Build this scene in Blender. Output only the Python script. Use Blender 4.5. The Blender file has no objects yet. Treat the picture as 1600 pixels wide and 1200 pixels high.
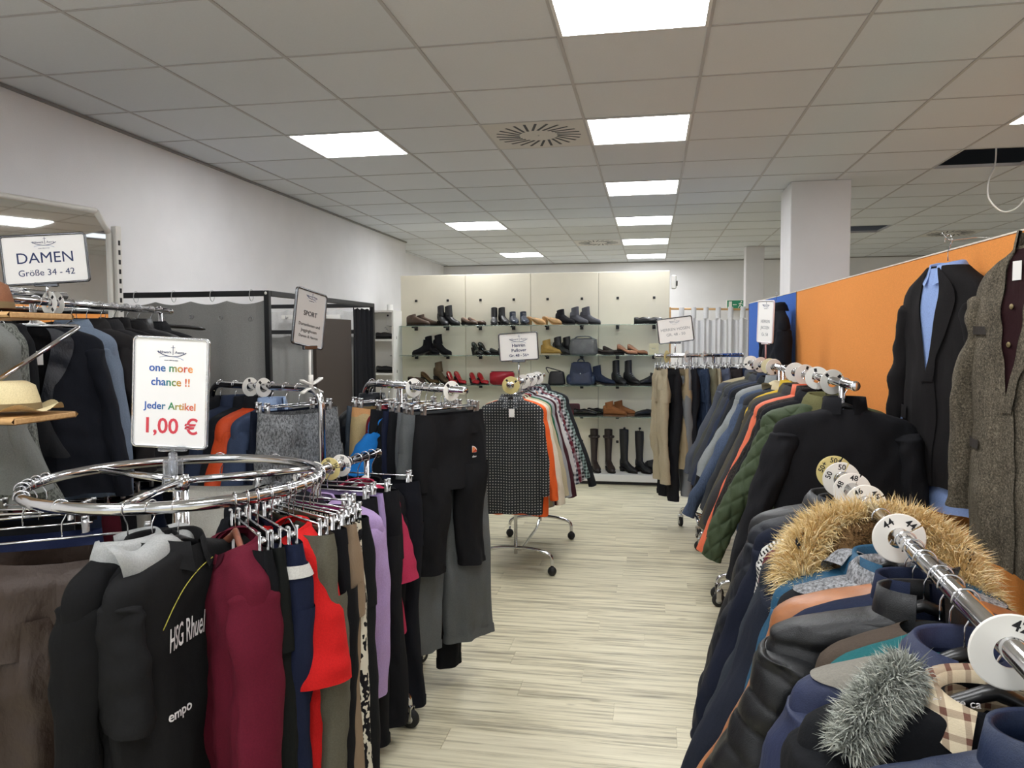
import bpy, math, random
import numpy as np
from mathutils import Matrix, Vector

# ------------------------------------------------------------------ camera
scene = bpy.context.scene
COL = scene.collection
CAM_Z = 1.6
YAW, PITCH, ROLL, FPX = 0.177993, 0.0587352, -0.0049683, 1208.285

def _cam_axes():
    cy, sy = math.cos(YAW), math.sin(YAW)
    f = Vector((-sy*math.cos(PITCH), cy*math.cos(PITCH), -math.sin(PITCH)))
    r = Vector((cy, sy, 0)); u = r.cross(f)
    return (math.cos(ROLL)*r + math.sin(ROLL)*u, math.cos(ROLL)*u - math.sin(ROLL)*r, f)
_r, _u, _f = _cam_axes()
cam_data = bpy.data.cameras.new('camera'); cam = bpy.data.objects.new('camera', cam_data); COL.objects.link(cam)
cam_data.sensor_width = 36.0; cam_data.lens = FPX/1600*36; cam_data.clip_start = 0.02; cam_data.clip_end = 100
cam.matrix_world = Matrix(((_r.x, _u.x, -_f.x, 0), (_r.y, _u.y, -_f.y, 0), (_r.z, _u.z, -_f.z, CAM_Z), (0, 0, 0, 1)))
scene.camera = cam

# ------------------------------------------------------------------ world, light level
LAMP = 16.0                    # radiance of the LED ceiling panels
world = bpy.data.worlds.new('world'); scene.world = world; world.use_nodes = True
world.node_tree.nodes['Background'].inputs[0].default_value = (0.9, 0.95, 1, 1)
world.node_tree.nodes['Background'].inputs[1].default_value = 1.0
vs = scene.view_settings
vs.view_transform = 'Standard'; vs.look = 'None'; vs.gamma = 1.0; vs.use_curve_mapping = False
vs.exposure = 0.45
scene.cycles.diffuse_bounces = 8; scene.cycles.max_bounces = 14

# ------------------------------------------------------------------ helpers
def lin(h):
    if isinstance(h, (tuple, list)): return (*h[:3], 1.0)
    h = h.lstrip('#'); o = []
    for i in (0, 2, 4):
        c = int(h[i:i+2], 16)/255
        o.append(c/12.92 if c <= 0.04045 else ((c+0.055)/1.055)**2.4)
    return (*o, 1.0)

def thing(name, label, cat, loc=(0, 0, 0), rz=0.0, group=None):
    o = bpy.data.objects.new(name, None); COL.objects.link(o)
    o.empty_display_size = 0.05
    o.location = loc; o.rotation_euler = (0, 0, rz)
    o['label'] = label; o['category'] = cat
    if group: o['group'] = group
    return o

def tag(o, label=None, cat=None, group=None, kind=None):
    if label: o['label'] = label
    if cat: o['category'] = cat
    if group: o['group'] = group
    if kind: o['kind'] = kind
    return o

def mesh_of(name, v, f, smooth=True, mat=None):
    me = bpy.data.meshes.new(name)
    v = np.asarray(v, dtype=np.float32).reshape(-1, 3)
    if isinstance(f, np.ndarray) and f.ndim == 2:
        n, k = f.shape
        me.vertices.add(len(v)); me.vertices.foreach_set('co', v.ravel())
        me.loops.add(n*k); me.loops.foreach_set('vertex_index', f.ravel().astype(np.int32))
        me.polygons.add(n); me.polygons.foreach_set('loop_start', np.arange(0, n*k, k, dtype=np.int32))
        me.update(calc_edges=True)
    else:
        me.from_pydata(v.tolist(), [], [list(map(int, q)) for q in f])
    if smooth and len(me.polygons): me.polygons.foreach_set('use_smooth', np.ones(len(me.polygons), dtype=bool))
    me.update()
    if mat: me.materials.append(mat)
    return me

def obj(name, me, parent=None, loc=None, rot=None, label=None, kind=None, scale=None):
    o = bpy.data.objects.new(name, me); COL.objects.link(o)
    if parent: o.parent = parent
    if loc is not None: o.location = loc
    if rot is not None: o.rotation_euler = rot
    if scale is not None: o.scale = scale
    if label: o['label'] = label
    if kind: o['kind'] = kind
    return o

class MB:
    """collects several shapes that form ONE part"""
    def __init__(s): s.v = []; s.f = []; s.n = 0
    def add(s, v, f):
        v = np.asarray(v, float).reshape(-1, 3)
        s.v.append(v); s.f += [[int(i)+s.n for i in q] for q in f]; s.n += len(v); return s
    def mesh(s, name, mat, smooth=True): return mesh_of(name, np.concatenate(s.v), s.f, smooth, mat)

def box(x0, x1, y0, y1, z0, z1, b=0.0):
    """box, optionally with chamfered edges"""
    if b <= 0:
        v = [(x, y, z) for z in (z0, z1) for y in (y0, y1) for x in (x0, x1)]
        return v, [(0, 2, 3, 1), (4, 5, 7, 6), (0, 1, 5, 4), (2, 6, 7, 3), (0, 4, 6, 2), (1, 3, 7, 5)]
    c = np.array([(x0+x1)/2, (y0+y1)/2, (z0+z1)/2]); h = np.array([(x1-x0)/2, (y1-y0)/2, (z1-z0)/2]); b = min(b, *(h*0.9))
    v = []; idx = {}
    for sx in (-1, 1):
        for sy in (-1, 1):
            for sz in (-1, 1):
                for a in range(3):
                    p = h-b; p[a] = h[a]; idx[(sx, sy, sz, a)] = len(v); v.append(c+p*np.array([sx, sy, sz]))
    f = []
    S = (-1, 1)
    for a in range(3):
        o = [i for i in range(3) if i != a]
        for s in S:
            q = []
            for (p, r) in ((-1, -1), (1, -1), (1, 1), (-1, 1)):
                k = [0, 0, 0]; k[a] = s; k[o[0]] = p; k[o[1]] = r; q.append(idx[(*k, a)])
            cr = (s > 0) == (a != 1)
            f.append(q if cr else q[::-1])
    for a in range(3):
        o = [i for i in range(3) if i != a]
        for p in S:
            for r in S:
                k1 = [0, 0, 0]; k1[o[0]] = p; k1[o[1]] = r
                ka = k1[:]; ka[a] = -1; kb = k1[:]; kb[a] = 1
                f.append([idx[(*ka, o[0])], idx[(*kb, o[0])], idx[(*kb, o[1])], idx[(*ka, o[1])]])
    for sx in S:
        for sy in S:
            for sz in S: f.append([idx[(sx, sy, sz, a)] for a in range(3)])
    return v, f

def loft(L, closed=True, cap0=False, cap1=False):
    """L: (levels, points, 3)"""
    L = np.asarray(L, float); n, m, _ = L.shape
    i = np.arange(n-1)[:, None]; j = np.arange(m if closed else m-1)[None, :]
    a = i*m+j; b = i*m+(j+1) % m
    f = np.stack([a, b, b+m, a+m], -1).reshape(-1, 4)
    v = L.reshape(-1, 3)
    if cap0 or cap1:
        f = f.tolist()
        if cap0: f.append(list(range(m))[::-1])
        if cap1: f.append(list(range((n-1)*m, n*m)))
    return v, f

def smooth_path(P, n):
    """Catmull-Rom through the points"""
    P = np.asarray(P, float); Q = np.vstack([2*P[0]-P[1], P, 2*P[-1]-P[-2]])
    k = len(P)-1; out = []
    for u in np.linspace(0, k, n):
        i = min(int(u), k-1); t = u-i
        p0, p1, p2, p3 = Q[i:i+4]
        out.append(0.5*((2*p1)+(-p0+p2)*t+(2*p0-5*p1+4*p2-p3)*t*t+(-p0+3*p1-3*p2+p3)*t**3))
    return np.array(out)

def frames(P):
    T = np.gradient(P, axis=0); T /= np.linalg.norm(T, axis=1)[:, None]+1e-12
    a = np.array([0, 0, 1.0]) if abs(T[0][2]) < 0.9 else np.array([1.0, 0, 0])
    N = [np.cross(T[0], a)]; N[0] /= np.linalg.norm(N[0])
    for i in range(1, len(P)):
        v = N[-1]-T[i]*np.dot(N[-1], T[i]); N.append(v/(np.linalg.norm(v)+1e-12))
    N = np.array(N); return T, N, np.cross(T, N)

def tube(P, r, m=10, cap=True, closed=False):
    P = np.asarray(P, float)
    if closed:
        T = np.roll(P, -1, 0)-np.roll(P, 1, 0); T /= np.linalg.norm(T, axis=1)[:, None]
        N = np.cross(T, [0, 0, 1.0]); N /= np.linalg.norm(N, axis=1)[:, None]; B = np.cross(T, N)
    else: T, N, B = frames(P)
    th = np.linspace(0, 2*np.pi, m, endpoint=False)
    r = np.broadcast_to(np.asarray(r, float), (len(P),))
    L = P[:, None]+r[:, None, None]*(N[:, None]*np.cos(th)[None, :, None]+B[:, None]*np.sin(th)[None, :, None])
    if closed: L = np.concatenate([L, L[:1]]); return loft(L)
    return loft(L, True, cap, cap)

def bent(pts, rad, n=6):
    """polyline with rounded corners"""
    P = [np.array(p, float) for p in pts]; out = [P[0]]
    for i in range(1, len(P)-1):
        a = P[i-1]-P[i]; b = P[i+1]-P[i]; la, lb = np.linalg.norm(a), np.linalg.norm(b)
        d = min(rad, la*0.49, lb*0.49); p0 = P[i]+a/la*d; p2 = P[i]+b/lb*d
        for t in np.linspace(0, 1, n): out.append((1-t)**2*p0+2*t*(1-t)*P[i]+t*t*p2)
    out.append(P[-1]); return np.array(out)

def lathe(prof, m=20, axis='z'):
    th = np.linspace(0, 2*np.pi, m, endpoint=False)
    L = np.array([[(r*math.cos(t), r*math.sin(t), z) for t in th] for r, z in prof])
    if axis == 'x': L = L[..., [2, 0, 1]]
    if axis == 'y': L = L[..., [0, 2, 1]]
    return loft(L, True, True, True)

def ellipsoid(c, r, n=10, m=14):
    pr = [(max(math.sin(t), 1e-3), -math.cos(t)) for t in np.linspace(0, math.pi, n)]
    v, f = lathe(pr, m); return np.array(v)*np.array(r)+np.array(c), f

# ------------------------------------------------------------------ materials
MATS = {}
def _nt(name):
    m = bpy.data.materials.new(name); m.use_nodes = True
    nt = m.node_tree; return m, nt, nt.nodes['Principled BSDF']
def N(nt, typ, **kw):
    n = nt.nodes.new(typ)
    for k, v in kw.items():
        if k in ('inputs',):
            for a, b in v.items(): n.inputs[a].default_value = b
        else: setattr(n, k, v)
    return n
def ramp(nt, fac, stops, interp='LINEAR'):
    r = N(nt, 'ShaderNodeValToRGB'); r.color_ramp.interpolation = interp
    el = r.color_ramp.elements
    while len(el) < len(stops): el.new(0.5)
    for e, (p, c) in zip(el, stops): e.position = p; e.color = lin(c)
    nt.links.new(fac, r.inputs[0]); return r.outputs[0]
def coords(nt, scale=(1, 1, 1), rnd=True):
    tc = N(nt, 'ShaderNodeTexCoord'); mp = N(nt, 'ShaderNodeMapping'); mp.inputs['Scale'].default_value = scale
    if rnd:
        oi = N(nt, 'ShaderNodeObjectInfo'); mul = N(nt, 'ShaderNodeVectorMath', operation='SCALE')
        cx = N(nt, 'ShaderNodeCombineXYZ')
        for i in range(3): nt.links.new(oi.outputs['Random'], cx.inputs[i])
        nt.links.new(cx.outputs[0], mul.inputs[0]); mul.inputs['Scale'].default_value = 37.0
        ad = N(nt, 'ShaderNodeVectorMath', operation='ADD')
        nt.links.new(tc.outputs['Object'], ad.inputs[0]); nt.links.new(mul.outputs[0], ad.inputs[1])
        nt.links.new(ad.outputs[0], mp.inputs[0])
    else: nt.links.new(tc.outputs['Object'], mp.inputs[0])
    return mp.outputs[0]
def noise(nt, vec, scale, detail=3, rough=0.55):
    n = N(nt, 'ShaderNodeTexNoise'); n.inputs['Scale'].default_value = scale; n.inputs['Detail'].default_value = detail
    n.inputs['Roughness'].default_value = rough; nt.links.new(vec, n.inputs['Vector']); return n.outputs['Fac']
def bump(nt, bs, h, strength, dist):
    b = N(nt, 'ShaderNodeBump'); b.inputs['Strength'].default_value = strength; b.inputs['Distance'].default_value = dist
    nt.links.new(h, b.inputs['Height']); nt.links.new(b.outputs[0], bs.inputs['Normal'])
def math_(nt, op, a, b=None):
    n = N(nt, 'ShaderNodeMath', operation=op)
    for i, v in enumerate((a, b)):
        if v is None: continue
        if isinstance(v, (int, float)): n.inputs[i].default_value = v
        else: nt.links.new(v, n.inputs[i])
    return n.outputs[0]

def plain(name, col, rough=0.5, metal=0.0, coat=0.0, trans=0.0, ior=1.45, spec=None):
    if name in MATS: return MATS[name]
    m, nt, bs = _nt(name)
    bs.inputs['Base Color'].default_value = lin(col); bs.inputs['Roughness'].default_value = rough
    bs.inputs['Metallic'].default_value = metal; bs.inputs['Coat Weight'].default_value = coat
    bs.inputs['Transmission Weight'].default_value = trans; bs.inputs['IOR'].default_value = ior
    if spec is not None: bs.inputs['Specular IOR Level'].default_value = spec
    MATS[name] = m; return m

def shade(h, k):
    c = lin(h); return tuple(min(1, x*k) for x in c[:3])

def cloth(col, kind='plain', rough=0.88, wrinkle=1.0, c2=None, scale=1.0, sheen=0.0):
    """fabric with fine weave relief and soft wrinkles; kind adds the woven or printed pattern"""
    key = f'cloth_{col}_{kind}_{rough}_{wrinkle}_{c2}_{scale}'
    if key in MATS: return MATS[key]
    m, nt, bs = _nt('fabric_'+kind)
    v = coords(nt); raw = coords(nt, rnd=False)
    wr = noise(nt, coords(nt, (1, 1, 0.35)), 9, 4)
    bs.inputs['Roughness'].default_value = rough
    bs.inputs['Specular IOR Level'].default_value = 0.14 if rough > .7 else .3
    if sheen: bs.inputs['Sheen Weight'].default_value = sheen
    base = None
    if kind == 'plain':
        f = noise(nt, v, 260, 2); base = ramp(nt, f, [(0.3, shade(col, .90)), (0.7, shade(col, 1.10))])
    elif kind == 'denim':
        f = noise(nt, coords(nt, (1, 1, 0.08)), 240, 2); g = noise(nt, coords(nt, (1, 1, .4)), 5, 3)
        base = ramp(nt, math_(nt, 'ADD', math_(nt, 'MULTIPLY', f, .6), math_(nt, 'MULTIPLY', g, .5)), [(0.35, shade(col, .6)), (0.75, shade(col, 1.5))])
    elif kind == 'melange':
        f = noise(nt, coords(nt, (1, 1, .5)), 150, 2, .7); base = ramp(nt, f, [(0.36, shade(col, .45)), (0.62, shade(col, 1.6))])
    elif kind == 'tweed':
        f = noise(nt, v, 170, 3, .8); g = noise(nt, coords(nt, (3, 3, .25)), 8, 2)
        base = ramp(nt, math_(nt, 'ADD', math_(nt, 'MULTIPLY', f, .8), math_(nt, 'MULTIPLY', g, .2)), [(0.38, shade(col, .4)), (0.52, shade(col, 1.0)), (0.66, shade(col, 2.2))])
    elif kind in ('dots', 'hounds'):
        sx = N(nt, 'ShaderNodeSeparateXYZ'); nt.links.new(raw, sx.inputs[0])
        k = scale
        def w(o, q=1.0): return math_(nt, 'ABSOLUTE', math_(nt, 'SINE', math_(nt, 'MULTIPLY', o, k*q)))
        p = math_(nt, 'MULTIPLY', w(sx.outputs[0]), w(sx.outputs[2]))
        if kind == 'hounds':
            d1 = math_(nt, 'ADD', sx.outputs[0], sx.outputs[2]); p = math_(nt, 'ADD', math_(nt, 'MULTIPLY', w(d1, .5), .5), math_(nt, 'MULTIPLY', p, .5))
        base = ramp(nt, p, [(0.78 if kind == 'dots' else .42, col), (0.84 if kind == 'dots' else .5, c2)])
    elif kind in ('plaid', 'check'):
        sx = N(nt, 'ShaderNodeSeparateXYZ'); nt.links.new(raw, sx.inputs[0])
        def st(o, k, wd): return math_(nt, 'GREATER_THAN', math_(nt, 'SINE', math_(nt, 'MULTIPLY', o, k)), wd)
        a = math_(nt, 'ADD', st(sx.outputs[0], scale, .1 if kind == 'check' else .6), st(sx.outputs[2], scale, .1 if kind == 'check' else .6))
        base = ramp(nt, math_(nt, 'MULTIPLY', a, .5), [(0.1, col), (0.5, tuple((np.array(lin(col)[:3])+np.array(lin(c2)[:3]))/2)), (0.95, c2)], 'CONSTANT' if kind == 'check' else 'LINEAR')
    elif kind == 'zebra':
        w_ = N(nt, 'ShaderNodeTexWave'); w_.inputs['Scale'].default_value = scale; w_.inputs['Distortion'].default_value = 9; w_.inputs['Detail'].default_value = 2
        w_.inputs['Detail Scale'].default_value = 1.2
        nt.links.new(raw, w_.inputs['Vector']); base = ramp(nt, w_.outputs['Fac'], [(0.46, col), (0.54, c2)])
    nt.links.new(base, bs.inputs['Base Color'])
    fine = noise(nt, v, 420, 1)
    hgt = math_(nt, 'ADD', math_(nt, 'MULTIPLY', wr, 1.0*wrinkle), math_(nt, 'MULTIPLY', fine, .05))
    bump(nt, bs, hgt, 0.55, 0.02)
    MATS[key] = m; return m

def satin(col, rough=0.38, wrinkle=1.4):
    key = f'satin_{col}_{rough}'
    if key in MATS: return MATS[key]
    m, nt, bs = _nt('satin_fabric')
    wr = noise(nt, coords(nt, (1, 1, .6)), 10, 5, .6); big = noise(nt, coords(nt, (1, 1, .25)), 5, 2)
    bs.inputs['Base Color'].default_value = lin(col); bs.inputs['Roughness'].default_value = rough
    bump(nt, bs, math_(nt, 'ADD', math_(nt, 'MULTIPLY', wr, wrinkle), big), 0.5, 0.025)
    MATS[key] = m; return m

def leather(col, rough=0.4):
    key = f'leather_{col}_{rough}'
    if key in MATS: return MATS[key]
    m, nt, bs = _nt('leather')
    f = noise(nt, coords(nt), 140, 3); g = noise(nt, coords(nt), 14, 2)
    nt.links.new(ramp(nt, g, [(.3, shade(col, .75)), (.7, shade(col, 1.2))]), bs.inputs['Base Color'])
    bs.inputs['Roughness'].default_value = rough; bump(nt, bs, f, .25, .003)
    MATS[key] = m; return m

CHROME = plain('chrome', '#d6d6d8', 0.12, 1.0)
FRAMEM = plain('dark_chrome_frame', '#6f7073', 0.25, 1.0)
STEEL = plain('brushed_steel', '#b9b9ba', 0.32, 1.0)
DARKMETAL = plain('dark_metal', '#3b3a3a', 0.35, 0.9)
BLACKP = plain('black_plastic', '#161617', 0.32)
BLACKTUBE = plain('black_painted_tube', '#17181a', 0.45)
RUBBER = plain('black_rubber', '#1c1c1c', 0.6)
WHITEP = plain('white_plastic', '#e9e6df', 0.4)
CREAMP = plain('cream_plastic', '#ddd3a9', 0.45)
YELLOWP = plain('yellowed_plastic', '#d9c987', 0.45)
CLEARP = plain('clear_plastic', '#eef0f4', 0.08, 0, 0, 0.9, 1.45)
PAPER = plain('printed_paper', '#f1efec', 0.35)
INK = plain('dark_blue_ink', '#22305e', 0.6)
BLACKINK = plain('black_ink', '#1b1b1d', 0.6)
REDINK = plain('red_ink', '#d2434f', 0.6)
WHITEINK = plain('white_print', '#e8e4e4', 0.7)
GREYINK = plain('grey_print', '#8d8f92', 0.7)
MIRROR = plain('mirror_silver', '#e9ecec', 0.02, 1.0)
GLASS = plain('green_edge_glass', '#dcefe8', 0.03, 0, 0, 0.92, 1.3)

def wood(name, c1, c2, rough=0.45, sc=(2, 30, 30)):
    if name in MATS: return MATS[name]
    m, nt, bs = _nt(name)
    f = noise(nt, coords(nt, sc), 3, 5, .6)
    nt.links.new(ramp(nt, f, [(.3, c1), (.7, c2)]), bs.inputs['Base Color']); bs.inputs['Roughness'].default_value = rough
    MATS[name] = m; return m
WOOD = wood('light_wood', '#b98d5a', '#d3ab77')
REDWOOD = wood('reddish_wood', '#6e3d2b', '#8f5540')

# ------------------------------------------------------------------ lettering
def text_mesh(body, size, mat, bold=0.0, align='CENTER', track=1.0):
    c = bpy.data.curves.new('lettering', 'FONT'); c.body = body; c.size = size; c.align_x = align; c.align_y = 'CENTER'
    c.offset = min(bold, .016*size); c.resolution_u = 3; c.space_character = track; c.extrude = 0.0003
    o = bpy.data.objects.new('lettering', c); COL.objects.link(o)
    dg = bpy.context.evaluated_depsgraph_get()
    me = bpy.data.meshes.new_from_object(o.evaluated_get(dg))
    bpy.data.objects.remove(o); bpy.data.curves.remove(c)
    me.materials.clear(); me.materials.append(mat); me.name = 'lettering'
    return me
def rainbow(w):
    key = f'rainbow{w}'
    if key in MATS: return MATS[key]
    m, nt, bs = _nt('rainbow_ink'); tc = N(nt, 'ShaderNodeTexCoord'); sx = N(nt, 'ShaderNodeSeparateXYZ'); nt.links.new(tc.outputs['Object'], sx.inputs[0])
    f = math_(nt, 'ADD', math_(nt, 'DIVIDE', sx.outputs[0], w), .5)
    nt.links.new(ramp(nt, f, [(0, '#2f56a8'), (.32, '#2c5fa6'), (.52, '#2f8a55'), (.68, '#c99a3a'), (.8, '#d2504a'), (1, '#e8a03c')]), bs.inputs['Base Color'])
    bs.inputs['Roughness'].default_value = .6; MATS[key] = m; return m
# ------------------------------------------------------------------ the room
CEIL = 2.883; TILE = 0.625; GX, GY = -0.395, 4.6125     # ceiling grid origin

def paint(name, col, rough=0.85, b=0.15):
    m, nt, bs = _nt(name); f = noise(nt, coords(nt, rnd=False), 3, 3); g = noise(nt, coords(nt, rnd=False), 160, 2)
    nt.links.new(ramp(nt, f, [(.3, shade(col, .97)), (.7, shade(col, 1.03))]), bs.inputs['Base Color'])
    bs.inputs['Roughness'].default_value = rough; bump(nt, bs, g, b, .004); return m
WALLM = paint('white_woodchip_wall', '#e1e0e1', .85, .3)
COLM = paint('white_column_paint', '#d5d3d4')
def struct(name, v, f, mat, parent=None, smooth=False):
    o = obj(name, mesh_of(name, v, f, smooth, mat), parent); o['kind'] = 'structure'; return o

struct('wall_left', *box(-3.40, -3.20, -2.5, 9.9, 0, CEIL), WALLM)
struct('wall_left_recess', *box(-3.80, -3.60, 9.9, 13.3, 0, CEIL), WALLM)
struct('wall_left_return', *box(-3.80, -3.40, 9.72, 9.9, 0, CEIL), WALLM)
struct('wall_back', *box(-3.80, 5.4, 13.3, 13.5, 0, CEIL), WALLM)
struct('wall_right', *box(5.22, 5.4, -2.5, 13.3, 0, CEIL), WALLM)
# unseen wall behind the camera; its open bays are added for soft fill light
wf = MB()
for b in ((-3.4, 5.4, 0, .35), (-3.4, 5.4, 2.70, CEIL), (-3.4, -3.1, .35, 2.7), (-.4, -.15, .35, 2.7), (2.4, 2.65, .35, 2.7), (5.1, 5.4, .35, 2.7)): wf.add(*box(b[0], b[1], -2.7, -2.5, b[2], b[3]))
obj('wall_front', wf.mesh('wall_front', WALLM, False), kind='structure')
struct('outdoor_ground', *box(-9, 11, -12, -2.7, -.12, -.02), plain('pavement_grey', '#9a9893', .9))

# columns carrying the ceiling
def column(name, x0, x1, y0, y1):
    o = struct(name, *box(x0, x1, y0, y1, 0, CEIL-.001, .006), COLM); return o
column('column_near', 1.13, 1.60, 6.77, 7.27)
column('column_far', 1.31, 1.56, 11.40, 11.65)

# floor: wood-look vinyl planks laid across the aisle
def floor_mat():
    m, nt, bs = _nt('wood_look_vinyl')
    v = coords(nt, (1.1, 22, 1)); f = noise(nt, v, 2.2, 6, .62)
    v2 = coords(nt, (.5, 6, 1)); g = noise(nt, v2, 3, 3)
    k = noise(nt, coords(nt, (2.2, 7, 1)), 1.6, 2)
    oi = N(nt, 'ShaderNodeObjectInfo')
    mix = math_(nt, 'ADD', math_(nt, 'MULTIPLY', f, .75), math_(nt, 'MULTIPLY', g, .25))
    mix = math_(nt, 'ADD', mix, math_(nt, 'MULTIPLY', math_(nt, 'SUBTRACT', oi.outputs['Random'], .5), .07))
    c = ramp(nt, mix, [(.30, '#7d7766'), (.42, '#b5ad92'), (.50, '#d5cdb0'), (.64, '#e6dfc4')])
    knot = ramp(nt, k, [(.70, '#ffffff'), (.78, '#8f877a')])
    mx = N(nt, 'ShaderNodeMix', data_type='RGBA', blend_type='MULTIPLY'); mx.inputs[0].default_value = .7
    nt.links.new(c, mx.inputs[6]); nt.links.new(knot, mx.inputs[7]); nt.links.new(mx.outputs[2], bs.inputs['Base Color'])
    bs.inputs['Roughness'].default_value = .42; bump(nt, bs, f, .12, .002); return m
FLOORM = floor_mat()
floor = struct('floor', *box(-3.8, 5.4, -2.7, 13.5, -.12, -.004), FLOORM)
rng = random.Random(5)
PL, PW = 1.22, 0.165
plank_me = mesh_of('plank', *box(0, PL-.0015, 0, PW-.0012, -.004, 0, .0008), False, FLOORM)
half_me = mesh_of('plank_short', *box(0, .61-.0015, 0, PW-.0012, -.004, 0, .0008), False, FLOORM)
row = 0; y = 1.35
while y < 8.55:
    x = -2.45-rng.random()*PL
    while x < 1.2:
        obj('plank', plank_me, floor, (x, y, 0)); x += PL
    row += 1; y += PW

# suspended ceiling: tiles in a T-bar grid
def tile_mat():
    m, nt, bs = _nt('mineral_ceiling_tile')
    f = noise(nt, coords(nt), 120, 3, .7); oi = N(nt, 'ShaderNodeObjectInfo')
    c = ramp(nt, math_(nt, 'ADD', math_(nt, 'MULTIPLY', f, .4), math_(nt, 'MULTIPLY', oi.outputs['Random'], .25)), [(.1, '#ced2d7'), (.55, '#d9dde2')])
    nt.links.new(c, bs.inputs['Base Color']); bs.inputs['Roughness'].default_value = .9; bump(nt, bs, f, .25, .002); return m
TILEM = tile_mat()
TBAR = plain('ceiling_grid_bar', '#b2b2b4', .5)
PLENUM = plain('dark_plenum', '#4a4b4d', .9)
ceiling = struct('ceiling', *box(-3.8, 5.4, -2.7, 13.5, CEIL+.35, CEIL+.45), PLENUM)
C0, C1, R0, R1 = -6, 8, -5, 13
LIGHTS = [(0, -9), (0, -6), (0, -3), (0, 0), (0, 3), (0, 6), (0, 9), (0, 12), (-3, -9), (-3, -6), (-3, 0), (-3, 6), (-3, 11), (4, 0), (4, -6)]
VENTS = [(-1, 0), (-1, 9), (6, 9)]
OPEN = [(4, 2), (5, 2), (4, 8)]
tile_me = mesh_of('ceiling_tile', *box(.004, TILE-.004, .004, TILE-.004, 0, .014, .003), False, TILEM)
for c in range(C0, C1+1):
    for r in range(R0, R1+1):
        if (c, r) in LIGHTS or (c, r) in VENTS or (c, r) in OPEN: continue
        x, y = GX+c*TILE, GY+r*TILE
        if x+TILE < -3.2 and y+TILE < 9.9: continue
        if x+TILE < -3.6 or y > 13.28: continue
        if x > 2.9 and y < 3.4: continue                 # out of the frame; covered by the slab below
        obj('ceiling_tile', tile_me, ceiling, (x, y, CEIL))
slab = MB()
ys = GY+R0*TILE
slab.add(*box(2.9, 5.3, ys, 3.4, CEIL+.004, CEIL+.02))
for c in range(C0, C1+1):                                  # behind the camera: cells joined, lamps left free
    for r in range(-12, R0):
        if (c, r) in LIGHTS: continue
        slab.add(*box(GX+c*TILE+.003, GX+(c+1)*TILE-.003, GY+r*TILE+.003, GY+(r+1)*TILE-.003, CEIL, CEIL+.014))
obj('ceiling_tile_field', slab.mesh('ceiling_tile_field', TILEM, False), ceiling, kind='stuff')
for c in range(C0, C1+2):
    x = GX+c*TILE
    y0 = -2.5 if x > -3.2 else 9.9
    if x < -3.6: continue
    obj('grid_bar', mesh_of('grid_bar', *box(x-.0075, x+.0075, y0, 13.3, CEIL-.004, CEIL+.02), False, TBAR), ceiling)
for r in range(-11, R1+2):
    y = GY+r*TILE
    if y > 13.3: continue
    obj('grid_bar', mesh_of('grid_bar', *box(-3.2 if y < 9.9 else -3.6, 5.22, y-.006, y+.006, CEIL-.003, CEIL+.02), False, TBAR), ceiling)
for nm, b in (('trim_1', box(-3.2, -3.18, -2.5, 9.9, CEIL-.016, CEIL-.002)), ('trim_2', box(-3.6, 5.22, 13.28, 13.3, CEIL-.016, CEIL-.002))):
    struct(nm, *b, plain('wall_angle', '#8d8b89', .6))

# LED panels
emit, nt, bs = _nt('led_panel_glow')
bs.inputs['Emission Color'].default_value = (.97, .985, 1.0, 1); bs.inputs['Emission Strength'].default_value = LAMP
lamp_me = mesh_of('diffuser', *box(.02, TILE-.02, .02, TILE-.02, -.004, .01), False, emit)
fr = MB()
for b in (box(.006, TILE-.006, .006, .02, -.006, .012), box(.006, TILE-.006, TILE-.02, TILE-.006, -.006, .012), box(.006, .02, .02, TILE-.02, -.006, .012), box(TILE-.02, TILE-.006, .02, TILE-.02, -.006, .012)): fr.add(*b)
frame_me = fr.mesh('frame', plain('lamp_frame_white', '#e3e3e3', .4), False)
LAMPLAB = {(0, -3): 'large bright LED ceiling panel cut by the picture top edge', (0, 0): 'square LED ceiling panel beside the big slotted air diffuser',
           (0, 3): 'LED ceiling panel, third of the long row counted from above', (0, 6): 'LED ceiling panel, fourth of the long row counted from above',
           (0, 9): 'LED ceiling panel beside the small far air diffuser', (0, 12): 'smallest LED ceiling panel at the end of the long row',
           (-3, 0): 'LED ceiling panel nearest the white side wall with the mirror', (-3, 6): 'LED ceiling panel above the black curtain cubicle, middle of its row',
           (-3, 11): 'small LED ceiling panel above the cream shoe wall', (4, 0): 'LED ceiling panel cut by the picture edge near the ceiling hole'}
for k, (c, r) in enumerate(LIGHTS):
    t = thing('ceiling_light', LAMPLAB.get((c, r), 'LED ceiling panel out of view behind the camera'), 'ceiling light', (GX+c*TILE, GY+r*TILE, CEIL), 0, 'LED ceiling panels')
    obj('diffuser', lamp_me, t); obj('frame', frame_me, t)

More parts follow.
